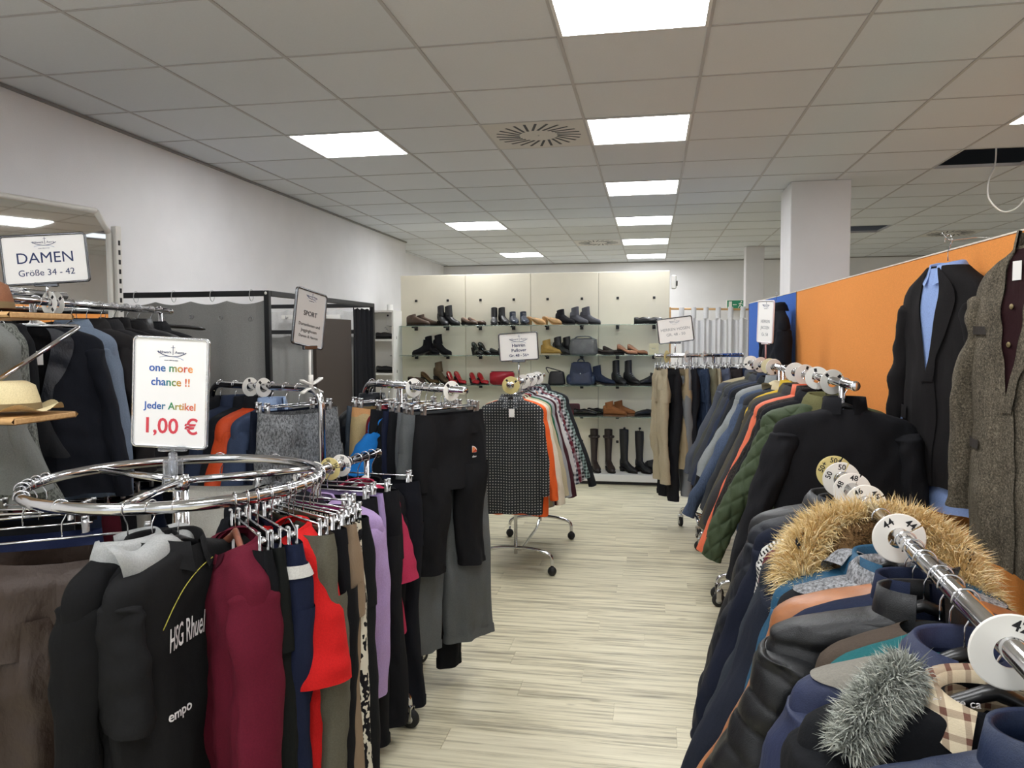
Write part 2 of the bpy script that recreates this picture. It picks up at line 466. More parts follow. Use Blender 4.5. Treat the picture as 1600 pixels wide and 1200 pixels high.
# swirl air diffusers
ventm = plain('diffuser_white', '#c9c7c3', .45); slotm = plain('diffuser_slot_dark', '#3c3f46', .6)
vent_me = mesh_of('face_plate', *box(.004, TILE-.004, .004, TILE-.004, -.003, .012, .003), False, ventm)
slot_me = mesh_of('slot', *box(-.008, .008, .11, .262, -.0042, .004), False, slotm)
hub = lathe([(.004, -.007), (.006, -.003)], 10)
hub_me = mesh_of('centre_screw', *hub, True, STEEL)
for (c, r), lab in zip(VENTS, ('large round slotted air diffuser between two near LED panels', 'small far round slotted air diffuser above the shoe wall', 'round slotted air diffuser above the orange partition')):
    t = thing('air_diffuser', lab, 'air vent', (GX+c*TILE, GY+r*TILE, CEIL), 0, 'ceiling air diffusers')
    obj('face_plate', vent_me, t); obj('centre_screw', hub_me, t, (TILE/2, TILE/2, 0))
    for k in range(24):
        a = k/24*2*math.pi
        o = obj('slot', slot_me, t, (TILE/2+.05*math.cos(a), TILE/2+.05*math.sin(a), 0), (0, 0, a))
# loose cable hanging out of the open ceiling cell
cab = smooth_path([(2.48, 6.3, 3.1), (2.46, 6.25, 2.86), (2.36, 6.1, 2.70), (2.33, 6.0, 2.56), (2.42, 6.0, 2.47), (2.56, 6.1, 2.52), (2.66, 6.2, 2.66), (2.7, 6.3, 2.95)], 40)
tag(obj('cable', mesh_of('cable', *tube(cab, .006, 8), True, WHITEP)), 'loose white cable loop hanging from the open ceiling cell', 'cable')
duct = tube([(1.9, 6.2, 3.08), (3.6, 6.25, 3.1)], .07, 12)
tag(obj('duct', mesh_of('duct', *duct, True, plain('duct_grey', '#77787a', .5))), 'grey duct seen inside the open ceiling cell', 'duct')

# ------------------------------------------------------------------ orange and blue partition
ORANGE = cloth('#e5944d', 'plain', .9, .15); BLUE = cloth('#3f66b4', 'plain', .9, .15)
PEDGE = plain('pale_panel_edge', '#ddd3c4', .6); PEDGE2 = plain('brown_panel_edge', '#7b5a3e', .6)
PA, PB, PC = np.array([1.262, 1.0]), np.array([1.093, 6.228]), np.array([0.99, 8.3])
def wall_panel(name, p, q, z, mat, label):
    d = q-p; L = np.linalg.norm(d); a = math.atan2(d[1], d[0])
    t = thing(name, label, 'partition', (p[0], p[1], 0), a)
    obj('panel_face', mesh_of('panel_face', *box(0, L-.004, -.04, 0, .0, z, .002), False, mat), t)
    obj('top_edge', mesh_of('top_edge', *box(0, L-.004, -.042, .003, z, z+.006), False, PEDGE), t)
    obj('end_edge', mesh_of('end_edge', *box(L-.004, L+.012, -.042, .003, 0, z+.004), False, PEDGE2), t)
wall_panel('partition_panel', PA, PB, 1.945, ORANGE, 'bright orange fabric partition behind the hanging jackets')
wall_panel('partition_panel', PB+np.array([0, .014]), PC, 1.945, BLUE, 'bright blue fabric partition beyond the orange one')

# ------------------------------------------------------------------ white curtain, rod, door frame, exit sign behind
t = thing('white_curtain', 'white tab-top curtain on a wooden rod beside the shoe wall', 'curtain', (0, 9.6, 0))
xs = np.linspace(.36, 1.22, 120)
top = lambda x: 1.84-.035*np.abs(np.sin((x-.36)/.86*math.pi*6))
Lv = []
for s in np.linspace(0, 1, 24):
    z = top(xs)*(1-s)+.12*s
    yy = .035*np.sin(xs*46+.6*np.sin(s*3))*(.5+.5*s)+.018*np.sin(xs*97+1)
    Lv.append(np.stack([xs, yy, z], -1))
CURT = cloth('#dcdcde', 'plain', .9, .4)
obj('drape', mesh_of('drape', *loft(Lv, False), True, CURT), t)
for k in range(7):
    x = .36+k*.1433
    obj('tab', mesh_of('tab', *loft([[(x-.03, -.018, z), (x+.03, -.018, z), (x+.03, .018, z), (x-.03, .018, z)] for z in (1.83, 1.90, 1.965)], True), True, CURT), t)
obj('rod', mesh_of('rod', *tube([(.2, 0, 1.95), (1.25, 0, 1.93)], .013), True, WOOD), t)
obj('side_post', mesh_of('side_post', *box(.21, .235, -.012, .012, 0, 1.97), False, WOOD), t)
t = thing('exit_sign', 'green emergency exit sign with running figure by the far column', 'exit sign', (1.365, 13.2, 2.135))
obj('housing', mesh_of('housing', *box(-.15, .15, -.03, .09, -.08, .085, .006), False, WHITEP), t)
gm, nt2, b2 = _nt('exit_green'); b2.inputs['Base Color'].default_value = lin('#1f6e4f'); b2.inputs['Roughness'].default_value = .5
b2.inputs['Emission Color'].default_value = lin('#1f6e4f'); b2.inputs['Emission Strength'].default_value = .25
fp = obj('face', mesh_of('face', *box(-.14, .14, -.034, -.03, -.065, .07), False, gm), t)
pic = MB(); pic.add(*box(-.115, -.065, -.037, -.034, -.05, .055))
pic.add(*box(-.035, .01, -.037, -.034, -.004, .006)); pic.add([(-.03, -.037, .012), (-.055, -.037, .001), (-.03, -.037, -.01)], [(0, 1, 2)])
for a, b in (((.075, .03), (.06, -.01)), ((.06, -.01), (.095, -.03)), ((.06, -.01), (.035, -.05)), ((.07, .025), (.105, .005)), ((.07, .025), (.04, .01))):
    pic.add(*tube([(a[0], -.036, a[1]), (b[0], -.036, b[1])], .007, 6))
pic.add(*ellipsoid((.085, -.036, .048), (.012, .003, .012), 6, 8))
obj('pictogram', pic.mesh('pictogram', WHITEP, False), fp)
t = thing('wall_phone', 'small white device with a dark clip beside the shoe wall top', 'wall device', (.22, 8.80, 2.24))
obj('housing', mesh_of('housing', *box(0, .05, -.03, .03, -.1, .05, .008), False, WHITEP), t)
obj('clip', mesh_of('clip', *box(.05, .065, -.02, .02, -.07, -.01, .005), False, BLACKP), t)
# ------------------------------------------------------------------ clothes rails
RACKS = {}
def caster(parent, x, y, ball=False):
    if ball:
        c = obj('caster', mesh_of('caster', *ellipsoid((0, 0, .032), (.030, .030, .032), 10, 14), True, RUBBER), parent, (x, y, 0))
        obj('caster_stem', mesh_of('caster_stem', *tube([(0, 0, .055), (0, 0, .085)], .009, 8), True, CHROME), c)
    else:
        c = obj('caster', mesh_of('caster', *lathe([(.012, -.014), (.036, -.012), (.040, -.006), (.040, .006), (.036, .012), (.012, .014)], 20, 'x'), True, RUBBER), parent, (x, y, .04))
        obj('caster_hub', mesh_of('caster_hub', *lathe([(.018, -.016), (.018, .016)], 12, 'x'), True, STEEL), c)
        m = MB()
        m.add(*box(-.021, -.017, -.014, .014, -.005, .052, .001)); m.add(*box(.017, .021, -.014, .014, -.005, .052, .001)); m.add(*box(-.021, .021, -.016, .016, .048, .056, .001))
        obj('caster_fork', m.mesh('caster_fork', CHROME, False), c)

def straight_rack(key, label, P1, P2, z, inset=(.12, .12), base=.5, ball=False, gate=False, low=.15, posts=(1, 1), extra=None, xs=None):
    P1, P2 = np.array(P1, float), np.array(P2, float); d = P2-P1; L = np.linalg.norm(d); a = math.atan2(d[1], d[0])
    RACKS[key] = (P1, P2, z)
    t = thing('clothes_rack', label, 'clothes rack', (P1[0], P1[1], 0), a)
    if gate:
        pts = [(inset[0] if posts[0] else 0, 0, low)] if posts[0] else []
        pts = []
        if posts[0]: pts += [(0, 0, low)]
        pts += [(0, 0, z), (L, 0, z)]
        if posts[1]: pts += [(L, 0, low)]
        obj('rail', mesh_of('rail', *tube(bent(pts, .09, 8), .0165, 14), True, CHROME), t)
        xs = [0, L] if xs is None else [xs[0], L]
        if xs[0] > 0: obj('post', mesh_of('post', *tube([(xs[0], 0, low-.01), (xs[0], 0, z-.012)], .0125, 12), True, CHROME), t)
    else:
        obj('rail', mesh_of('rail', *tube([(0, 0, z), (L, 0, z)], .0165, 16), True, CHROME), t)
        for x in (-.004, L-.006): obj('end_cap', mesh_of('end_cap', *lathe([(.012, x), (.019, x+.002), (.019, x+.008), (.012, x+.01)], 14, 'x'), True, CHROME), t, (0, 0, z))
        xs = [inset[0], L-inset[1]]
        for k, x in enumerate(xs):
            if posts[k]: obj('post', mesh_of('post', *tube([(x, 0, low-.01), (x, 0, z-.012)], .0125, 12), True, CHROME), t)
    hw = base/2
    for x in xs:
        arch = bent([(x, -hw, .06), (x, -hw, low-.01), (x, -hw*.55, low+.025), (x, 0, low+.032), (x, hw*.55, low+.025), (x, hw, low-.01), (x, hw, .06)], .07, 6)
        obj('base_arch', mesh_of('base_arch', *tube(smooth_path(arch[::2], 40), .0125, 10), True, CHROME), t)
        for s in (-1, 1): caster(t, x, s*hw, ball)
    obj('tie_bar', mesh_of('tie_bar', *tube(bent([(xs[0], 0, low+.03), (xs[0]+.15, 0, low-.03), (xs[1]-.15, 0, low-.03), (xs[1], 0, low+.03)], .1), .011, 8), True, CHROME), t)
    if extra: extra(t, L)
    return t

straight_rack('A', 'chrome clothes rail loaded with winter coats in the near corner', (.448, .60), (.576, 2.66), 1.18, (.3, .15))
straight_rack('B', 'chrome clothes rail with the quilted green jacket', (.735, 3.00), (.755, 4.68), 1.42, (.2, .02), .70)
straight_rack('C', 'chrome clothes rail with dark jackets between coats and trousers', (.757, 4.78), (.715, 5.92), 1.42, (.03, .03), .70)
straight_rack('D', 'chrome clothes rail crowded with trousers by the white curtain', (.03, 6.36), (.74, 6.58), 1.455, (.30, .25), .42)
straight_rack('M', 'chrome clothes rail on ball casters standing in the aisle', (-.905, 4.93), (-.862, 6.22), 1.30, (.18, .15), .50, True)
def e_extra(t, L):
    arm = tube(bent([(.26, .0, 1.66), (.26, -.235, 1.655), (-.24, -.222, 1.462)], .02), .0085, 8)
    obj('slanted_arm', mesh_of('slanted_arm', *arm, True, CHROME), t)
    obj('lower_rail', mesh_of('lower_rail', *tube([(.2, .02, .99), (L-.12, .02, .99)], .0125, 12), True, CHROME), t)
    obj('upper_rail', mesh_of('upper_rail', *tube([(0, .055, 1.795), (L*.42, .055, 1.795)], .017, 12), True, CHROME), t)
straight_rack('E', 'tall chrome clothes rail with dark blazers under the DAMEN sign', (-2.36, 2.36), (-2.645, 3.93), 1.76, (.35, .12), .5, extra=e_extra)
straight_rack('F', 'chrome gate-shaped rail with grey shorts in front of the curtain cubicle', (-1.44, 3.22), (-2.18, 3.56), 1.38, gate=True, base=.42)
straight_rack('G', 'chrome gate-shaped rail with black sports trousers beside the aisle', (-.775, 3.19), (-1.43, 3.73), 1.38, gate=True, base=.20, posts=(0, 1), xs=(.52, None))
straight_rack('H', 'short chrome rail with clip hangers behind the circular rack', (-1.215, 2.50), (-1.135, 3.10), 1.12, (.12, .1), .36)

RACKS['L'] = (np.array([-2.415, 2.553]), np.array([-2.643, 3.809]), .99)
# circular rack
RC, RR, RZ = np.array([-1.43, 2.15]), .42, 1.17
t = thing('circular_rack', 'round chrome clothes rack carrying the one euro sign', 'clothes rack', (RC[0], RC[1], 0))
th = np.linspace(0, 2*np.pi, 72, endpoint=False)
obj('ring', mesh_of('ring', *tube(np.stack([RR*np.cos(th), RR*np.sin(th), np.full(72, RZ)], -1), .0165, 14, closed=True), True, CHROME), t)
obj('post', mesh_of('post', *tube([(0, 0, .05), (0, 0, RZ+.015)], .024, 16), True, CHROME), t)
obj('post_collar', mesh_of('post_collar', *lathe([(.0255, -.03), (.027, -.025), (.027, .008), (.02, .012)], 16), True, CHROME), t, (0, 0, RZ))
for k, a in enumerate((2.79, 4.9, .70)):
    obj('spoke', mesh_of('spoke', *tube([(.022*math.cos(a), .022*math.sin(a), RZ-.004), (RR*math.cos(a), RR*math.sin(a), RZ-.004)], .0115, 10), True, CHROME), t)
for k in range(4):
    a = k*math.pi/2+.4
    f_ = obj('foot', mesh_of('foot', *tube(bent([(0, 0, .10), (.2*math.cos(a), .2*math.sin(a), .10), (.34*math.cos(a), .34*math.sin(a), .03)], .06), .014, 8), True, CHROME), t)
    obj('foot_pad', mesh_of('foot_pad', *lathe([(.02, 0), (.022, .01), (.014, .03)], 12), True, RUBBER), f_, (.34*math.cos(a), .34*math.sin(a), 0))

# ------------------------------------------------------------------ size discs on the rails
_disc = {}
def disc_mesh(r, mat, hole=.022):
    k = (r, mat.name, hole)
    if k not in _disc:
        an = np.linspace(.05, 2*np.pi-.05, 48)+.6
        L = [[(q*math.cos(a), y_, q*math.sin(a)) for q, y_ in ((hole, -.0016), (r-.002, -.0016), (r, -.0005), (r, .0005), (r-.002, .0016), (hole, .0016))] for a in an]
        v, f = loft(L, True, True, True); me = mesh_of('disc', v, f, False, mat); _disc[k] = me
    return _disc[k]
_sq = mesh_of('size_print', *box(-.006, .006, -.0008, 0, -.0075, .0075), False, BLACKINK)
def rail_point(key, d):
    P1, P2, z = RACKS[key]; u = (P2-P1)/np.linalg.norm(P2-P1); p = P1+u*d
    return np.array([p[0], p[1], z]), math.atan2(u[1], u[0])-math.pi/2
def size_disc(key, d, r, text, label, mat=None, tilt=0.0, roll=0.0):
    p, a = rail_point(key, d)
    t = thing('size_disc', label, 'size marker', (p[0], p[1], p[2]-.006), a+tilt, 'size marker discs on the clothes rails')
    t.rotation_euler = (0, roll, a+tilt)
    o = obj('disc', disc_mesh(r, mat or WHITEP), t)
    for s in (.62, -.62) if text else (.9, -.7):
        q = (r*.70*math.sin(s), -.0018, r*.70*math.cos(s))
        if text: obj('size_print', text_mesh(text, r*.42, BLACKINK, .0006*r/.05), o, q, (math.pi/2, s, 0))
        else: obj('size_print', _sq, o, q, (0, s, 0))
    return t
size_disc('A', .524, .053, '42', 'white size disc marked 42, largest, cut by the picture edge', roll=.9)
size_disc('A', 1.135, .053, '44', 'white size disc marked 44 in front of the tan fur hood', roll=.0)
size_disc('A', 1.48, .050, '46', 'white size disc nearest behind the 44 disc, bold print', roll=.1)
size_disc('A', 1.66, .050, '48', 'white size disc marked 48 between the 50 and bold print discs', roll=-.5)
size_disc('A', 1.83, .053, '50', 'white size disc marked 50 at the coat rail end', roll=-.6)
size_disc('A', 1.96, .053, '50+', 'yellowed size disc marked 50+ at the coat rail end', YELLOWP, roll=-.5)
for i, (k, d, m) in enumerate((('B', .38, WHITEP), ('B', .70, WHITEP), ('B', 1.0, WHITEP), ('B', 1.28, WHITEP), ('C', .22, WHITEP), ('C', .36, CREAMP), ('C', .68, WHITEP), ('C', 1.08, WHITEP))):
    pos = ('first', 'second', 'third', 'fourth', 'fifth', 'sixth', 'seventh', 'eighth')[i]
    size_disc(k, d, .052, None, f'white plastic size disc, {pos} counted from the black fleece jacket', m, tilt=.25*(-1)**i, roll=.5*i)
for i, (d, m) in enumerate(((.02, YELLOWP), (.42, WHITEP), (.72, WHITEP), (.98, WHITEP))):
    size_disc('M', d+.03, .058 if i == 0 else .05, None, ('yellowed size disc above the dotted shirt', 'white size disc directly behind the yellowed one', 'third size disc behind the dotted shirt', 'fourth size disc behind the dotted shirt')[i], m, tilt=.1)
for i, d in enumerate((.10, .27, .42)):
    size_disc('D', d, .05, None, tilt=(-.75, -.8, -.7)[i], label= ('yellowed size disc above the beige trousers', 'white size disc above the blue jeans', 'white size disc above the cargo trousers')[i], mat=(YELLOWP, WHITEP, WHITEP)[i])
for i, d in enumerate((.40, .50)):
    size_disc('F', d, .046, None, ('white size disc nearest the grey shorts', 'white size disc above the orange jacket')[i], roll=.5*i)
for i, d in enumerate((.10, .40)):
    size_disc('G', d, .044, None, ('white size disc above the black sports trousers', 'white size disc above the beige cargo trousers')[i])
for i, (d, tx, m) in enumerate(((.12, '34', WHITEP), (.22, '36', YELLOWP), (.30, '38', WHITEP))):
    size_disc('H', d, .043, tx, ('white size disc marked 34 beside the circular rack', 'yellowed size disc between two white ones by the circular rack', 'white size disc behind the yellowed one by the circular rack')[i], m, roll=.4*i)
size_disc('E', .46, .05, None, 'white size disc above the black blazer', tilt=-.45, roll=1.5)
size_disc('E', .51, .05, None, 'white size disc half hidden behind another above the black blazer', tilt=-.4)

# ------------------------------------------------------------------ hangers
_hang = {}
def hook_mesh(neck=-.075):
    a = np.linspace(math.pi*1.08, -math.pi*.28, 16)
    P = [(.0205*math.cos(q), 0, .0205*math.sin(q)+.001) for q in a]
    P += [(.006, 0, -.03), (0, 0, -.042), (0, 0, neck)]
    return mesh_of('hook', *tube(smooth_path(P, 34), .0019, 6), True, CHROME)
def arms(half, ry, rz, drop, fwd, mat, name, n=25, z0=-.092):
    x = np.linspace(-half, half, n); u = np.abs(x)/half
    z = z0-drop*u**1.2+.008*np.exp(-(x/.03)**2); y = -fwd*u**2
    k = np.clip((1-u)*9, 0.15, 1)**.5
    th = np.linspace(0, 2*np.pi, 10, endpoint=False)
    L = [[(x[i], y[i]+ry*k[i]*math.cos(a), z[i]+rz*k[i]*math.sin(a)) for a in th] for i in range(n)]
    return mesh_of(name, *loft(L, True, True, True), True, mat)
def hanger_parts(kind):
    if kind in _hang: return _hang[kind]
    P = [('hook', hook_mesh())]
    if kind == 'wood': P += [('arms', arms(.20, .009, .012, .084, .02, REDWOOD, 'arms'))]
    elif kind == 'black': P += [('arms', arms(.20, .014, .012, .086, .025, BLACKP, 'arms'))]
    elif kind == 'clear': P += [('arms', arms(.19, .006, .010, .084, .01, CLEARP, 'arms'))]
    elif kind == 'white': P += [('arms', arms(.19, .006, .010, .084, .01, WHITEP, 'arms'))]
    elif kind == 'wire':
        w = bent([(-.19, 0, -.178), (0, 0, -.080), (.19, 0, -.178), (-.19, 0, -.179)], .02)
        P += [('arms', mesh_of('arms', *tube(w, .0021, 6), True, CHROME))]
    elif kind == 'clip':
        P += [('bar', mesh_of('bar', *tube([(-.165, 0, -.080), (.165, 0, -.080)], .0032, 8), True, CHROME))]
        m = MB()
        m.add(*box(-.008, .008, -.012, -.008, -.115, -.062, .001)); m.add(*box(-.008, .008, .008, .012, -.115, -.062, .001))
        m.add(*tube([(-.009, 0, -.082), (.009, 0, -.082)], .009, 10)); m.add(*tube([(-.007, -.012, -.062), (.007, -.012, -.062)], .005, 8)); m.add(*tube([(-.007, .012, -.062), (.007, .012, -.062)], .005, 8))
        cm = m.mesh('clip', STEEL); pm = MB(); pm.add(*box(-.010, .010, -.013, -.007, -.128, -.105, .002)); pm.add(*box(-.010, .010, .007, .013, -.128, -.105, .002))
        P += [('clip', cm, pm.mesh('clip_pad', BLACKP), -1), ('clip', cm, pm.mesh('clip_pad', BLACKP), 1)]
    _hang[kind] = P; return P
HNAME = {'wood': 'wooden hanger', 'black': 'black plastic hanger', 'clear': 'clear plastic hanger', 'white': 'white plastic hanger', 'wire': 'thin wire hanger', 'clip': 'chrome clip hanger'}
def hanger(kind, M, what, clipx=.14, sc=1.0, scz=1.0):
    t = thing('clip_hanger' if kind == 'clip' else 'clothes_hanger', f'{HNAME[kind]} {what}', 'hanger', group='hangers on the clothes rails')
    t.matrix_world = M
    for p in hanger_parts(kind):
        if p[0] == 'clip':
            o = obj('clip', p[1], t, (p[3]*clipx, 0, 0)); obj('clip_pad', p[2], o)
        else: obj(p[0], p[1], t, scale=(sc, 1, scz if p[0] == 'arms' else 1) if p[0] in ('arms', 'bar') else None)
    return t

# ------------------------------------------------------------------ signs
def logo(parent, cx, cz, w, y=-.0026):
    """boat-shaped line logo with a cross and the name above it"""
    s = w/.1
    def P(pts, r): return tube(smooth_path([(cx+a*s, y, cz+b*s) for a, b in pts], 18), r*s, 6)
    m = MB(); m.add(*P([(-.052, .002), (-.03, -.010), (0, -.016), (.03, -.013), (.054, -.002)], .0013))
    obj('logo_boat', m.mesh('logo_boat', INK), parent)
    m = MB(); m.add(*P([(-.042, -.020), (-.02, -.0155), (0, -.016), (.025, -.019), (.045, -.027)], .0008))
    obj('logo_wave', m.mesh('logo_wave', plain('pale_blue_ink', '#7e93b8', .6)), parent)
    m = MB(); m.add(*P([(.006, .024), (.006, -.010)], .0009)); m.add(*P([(-.001, .016), (.013, .016)], .0008)); obj('logo_cross', m.mesh('logo_cross', INK), parent)
    for tx, x, sz in (('Hiltwerk', -.024, .0135), ('Aucra', .030, .0135)):
        obj('lettering', text_mesh(tx, sz*s, INK), parent, (cx+x*s, y, cz-.001*s), (math.pi/2, 0, 0))
    obj('lettering', text_mesh('unsere hilfe ist mehr', .006*s, INK), parent, (cx, y, cz-.030*s), (math.pi/2, 0, 0))
def rr(w, h, r, n=5):
    P = []
    for cx, cz, a0 in ((w/2-r, h/2-r, 0), (-w/2+r, h/2-r, 90), (-w/2+r, -h/2+r, 180), (w/2-r, -h/2+r, 270)):
        for k in range(n+1):
            a = math.radians(a0+90*k/n); P.append((cx+r*math.cos(a), cz+r*math.sin(a)))
    return P
def plate(w, h, r, y0, y1): return loft([[(x, y, z) for x, z in rr(w, h, r)] for y in (y0, y1)], True, True, True)
def sign(name, label, loc, rz, w, h, lines, frame=FRAMEM, tilt=0.0, stem=.15, clamp=None, logo_w=.1, logo_z=None, stem_mat=CHROME, lean=0.0, sheet_mat=None):
    t = thing(name, label, 'sign', loc, rz); 
    M = Matrix.Translation((0, 0, stem+h/2)) @ Matrix.Rotation(tilt, 4, 'Y') @ Matrix.Rotation(lean, 4, 'X')
    sh = obj('sheet', mesh_of('sheet', *plate(w-.006, h-.006, .012, -.002, .002), False, sheet_mat or PAPER), t); sh.matrix_local = M
    P = np.array([(x, 0, z) for x, z in rr(w, h, .014)])
    fr_ = obj('frame', mesh_of('frame', *tube_rect(P, .006, .005), False, frame), t); fr_.matrix_local = M
    if logo_w: logo(sh, 0, h/2-logo_w*.36 if logo_z is None else logo_z, logo_w)
    for (tx, x, z, size, mat, bold) in lines:
        obj('lettering', text_mesh(tx, size, mat, bold), sh, (x, -.0026, z), (math.pi/2, 0, 0))
    if stem > 0:
        obj('stem', mesh_of('stem', *tube([(0, .004, -.0), (0, .004, stem*.5), (M.translation.x*.0, .003, stem+.004)], .0055, 10), True, stem_mat), t)
        obj('foot_bracket', mesh_of('foot_bracket', *box(-.045, .045, -.006, .009, stem-.012, stem+.006, .003), False, frame), t)
    if clamp: clamp(t)
    return t
def tube_rect(P, a, b):
    """closed square-section band around a rectangle outline lying in the xz plane"""
    n = len(P); T = np.roll(P, -1, 0)-np.roll(P, 1, 0); T /= np.linalg.norm(T, axis=1)[:, None]
    Nn = np.cross(T, [0, 1.0, 0])
    L = np.stack([P+Nn*a+[0, -b, 0], P+Nn*a+[0, b, 0], P-Nn*a*.4+[0, b, 0], P-Nn*a*.4+[0, -b, 0]], 1)
    L = np.concatenate([L, L[:1]]); return loft(L, True)

def clip_clear(t):
    m = MB(); m.add(*box(-.03, .03, -.02, .02, -.05, .0, .006)); m.add(*box(-.022, .022, -.026, -.014, -.01, .05, .004)); m.add(*box(-.022, .022, .014, .026, -.01, .05, .004)); m.add(*box(-.012, .012, -.01, .01, 0, .07, .004))
    obj('clamp', m.mesh('clamp', CLEARP, False), t)
sign('price_sign', 'tall white price sign reading 1,00 euro on the circular rack', (-1.45, 2.145, 1.185), YAW-.03, .232, .338,
     [('one more', 0, .075, .034, rainbow(.14), .0012), ('chance !!', 0, .032, .034, rainbow(.14), .0012), ('Jeder Artikel', 0, -.042, .031, rainbow(.19), .0012), ('1,00 €', .002, -.105, .066, REDINK, .0028)],
     frame=CLEARP, tilt=.055, stem=.085, clamp=clip_clear, logo_w=.085, stem_mat=CLEARP, logo_z=.125)
p_, a_ = rail_point('E', .44)
sign('size_sign', 'framed sign reading DAMEN above the black blazer', (p_[0]+.005, p_[1], p_[2]+.018), .42, .315, .20,
     [('DAMEN', 0, .004, .062, INK, 0), ('Größe 34 - 42', 0, -.055, .036, INK, 0)], tilt=-.08, stem=.055, logo_w=.085, lean=-.03)
def clip_white(t):
    m = MB()
    for s in (1, -1): m.add(*loft([[(x, -.012, s*(.004+.020*abs(x/.06)**1.3)), (x, .012, s*(.004+.020*abs(x/.06)**1.3)), (x, .012, s*(.010+.022*abs(x/.06)**1.3)), (x, -.012, s*(.010+.022*abs(x/.06)**1.3))] for x in np.linspace(-.06, .07, 12)], True, True, True))
    m.add(*tube([(0, 0, .01), (0, 0, .05)], .011, 10)); m.add(*tube([(0, 0, -.01), (0, 0, .012)], .009, 8))
    obj('clamp', m.mesh('clamp', WHITEP), t)
p_, a_ = rail_point('F', .02)
sign('sport_sign', 'tilted grey-framed sign reading SPORT on a white clip stem', (p_[0]-.04, p_[1]+.015, p_[2]+.012), YAW+1.12, .20, .25,
     [('SPORT', 0, .02, .030, BLACKINK, .0003), ('Damenhosen und', 0, -.03, .020, BLACKINK, 0), ('Jogginghosen', 0, -.056, .020, BLACKINK, 0), ('Damen & Herren', 0, -.082, .018, BLACKINK, 0)],
     tilt=.17, stem=.175, clamp=clip_white, logo_w=.07, stem_mat=WHITEP, sheet_mat=plain('grey_printed_sheet', '#b9b8b5', .12))
p_, a_ = rail_point('M', .16)
sign('pullover_sign', 'framed sign reading Herren Pullover above the aisle rail', (p_[0]+.03, p_[1], p_[2]+.018), YAW-.05, .26, .185,
     [('Herren', 0, .008, .030, INK, .0008), ('Pullover', 0, -.024, .030, INK, .0008), ('Gr. 48 - 56+', 0, -.058, .026, INK, .0006)], tilt=-.06, stem=.135, logo_w=.115)
p_, a_ = rail_point('D', .17)
sign('trouser_sign', 'framed sign reading HERREN HOSEN above the trouser rail', (p_[0], p_[1], p_[2]+.018), .05, .28, .20,
     [('HERREN HOSEN', 0, .006, .032, GREYINK, 0), ('GR. 48 - 50', 0, -.036, .032, GREYINK, 0)], tilt=-.12, stem=.09, logo_w=.08)
sign('jacket_sign', 'narrow clear-framed sign in front of the blue partition', (.738, 5.3, 1.435), -1.18, .19, .275,
     [('HERREN', 0, .0, .030, GREYINK, 0), ('JACKEN', 0, -.04, .03, GREYINK, 0), ('Gr. 54', 0, -.085, .03, GREYINK, 0)], frame=plain('pinkish_frame', '#d9cfd2', .3), stem=.13, logo_w=.08, tilt=.05, stem_mat=plain('pink_stem', '#b98f90', .4))
# ------------------------------------------------------------------ garments
def sgnpow(a, p): return np.sign(a)*np.abs(a)**p
QUILT = {
 'diamond': lambda x, z, p: np.minimum(np.abs(np.sin(np.pi*(x+z)/p)), np.abs(np.sin(np.pi*(x-z)/p)))**.38,
 'baffle': lambda x, z, p: (np.abs(np.sin(np.pi*z/p))**.4)*(.55+.45*np.abs(np.sin(np.pi*(x/(p*1.5)+.5*np.floor(z/p)+.10*np.sin(z*23))))**.4),
}
def wrinkles(x, z, seed, lo=9, hi=60, n=9):
    rs = np.random.RandomState(seed); o = 0
    for k in np.geomspace(lo, hi, n):
        a = rs.rand()*math.pi; p = rs.rand()*6.28; q = rs.rand()*6.28
        u = x*math.cos(a)+z*math.sin(a)*.7; v = -x*math.sin(a)+z*math.cos(a)
        o = o+np.sin(u*k*2+p+1.3*np.sin(v*k*.6+q))*(lo/k)**.75
    return o
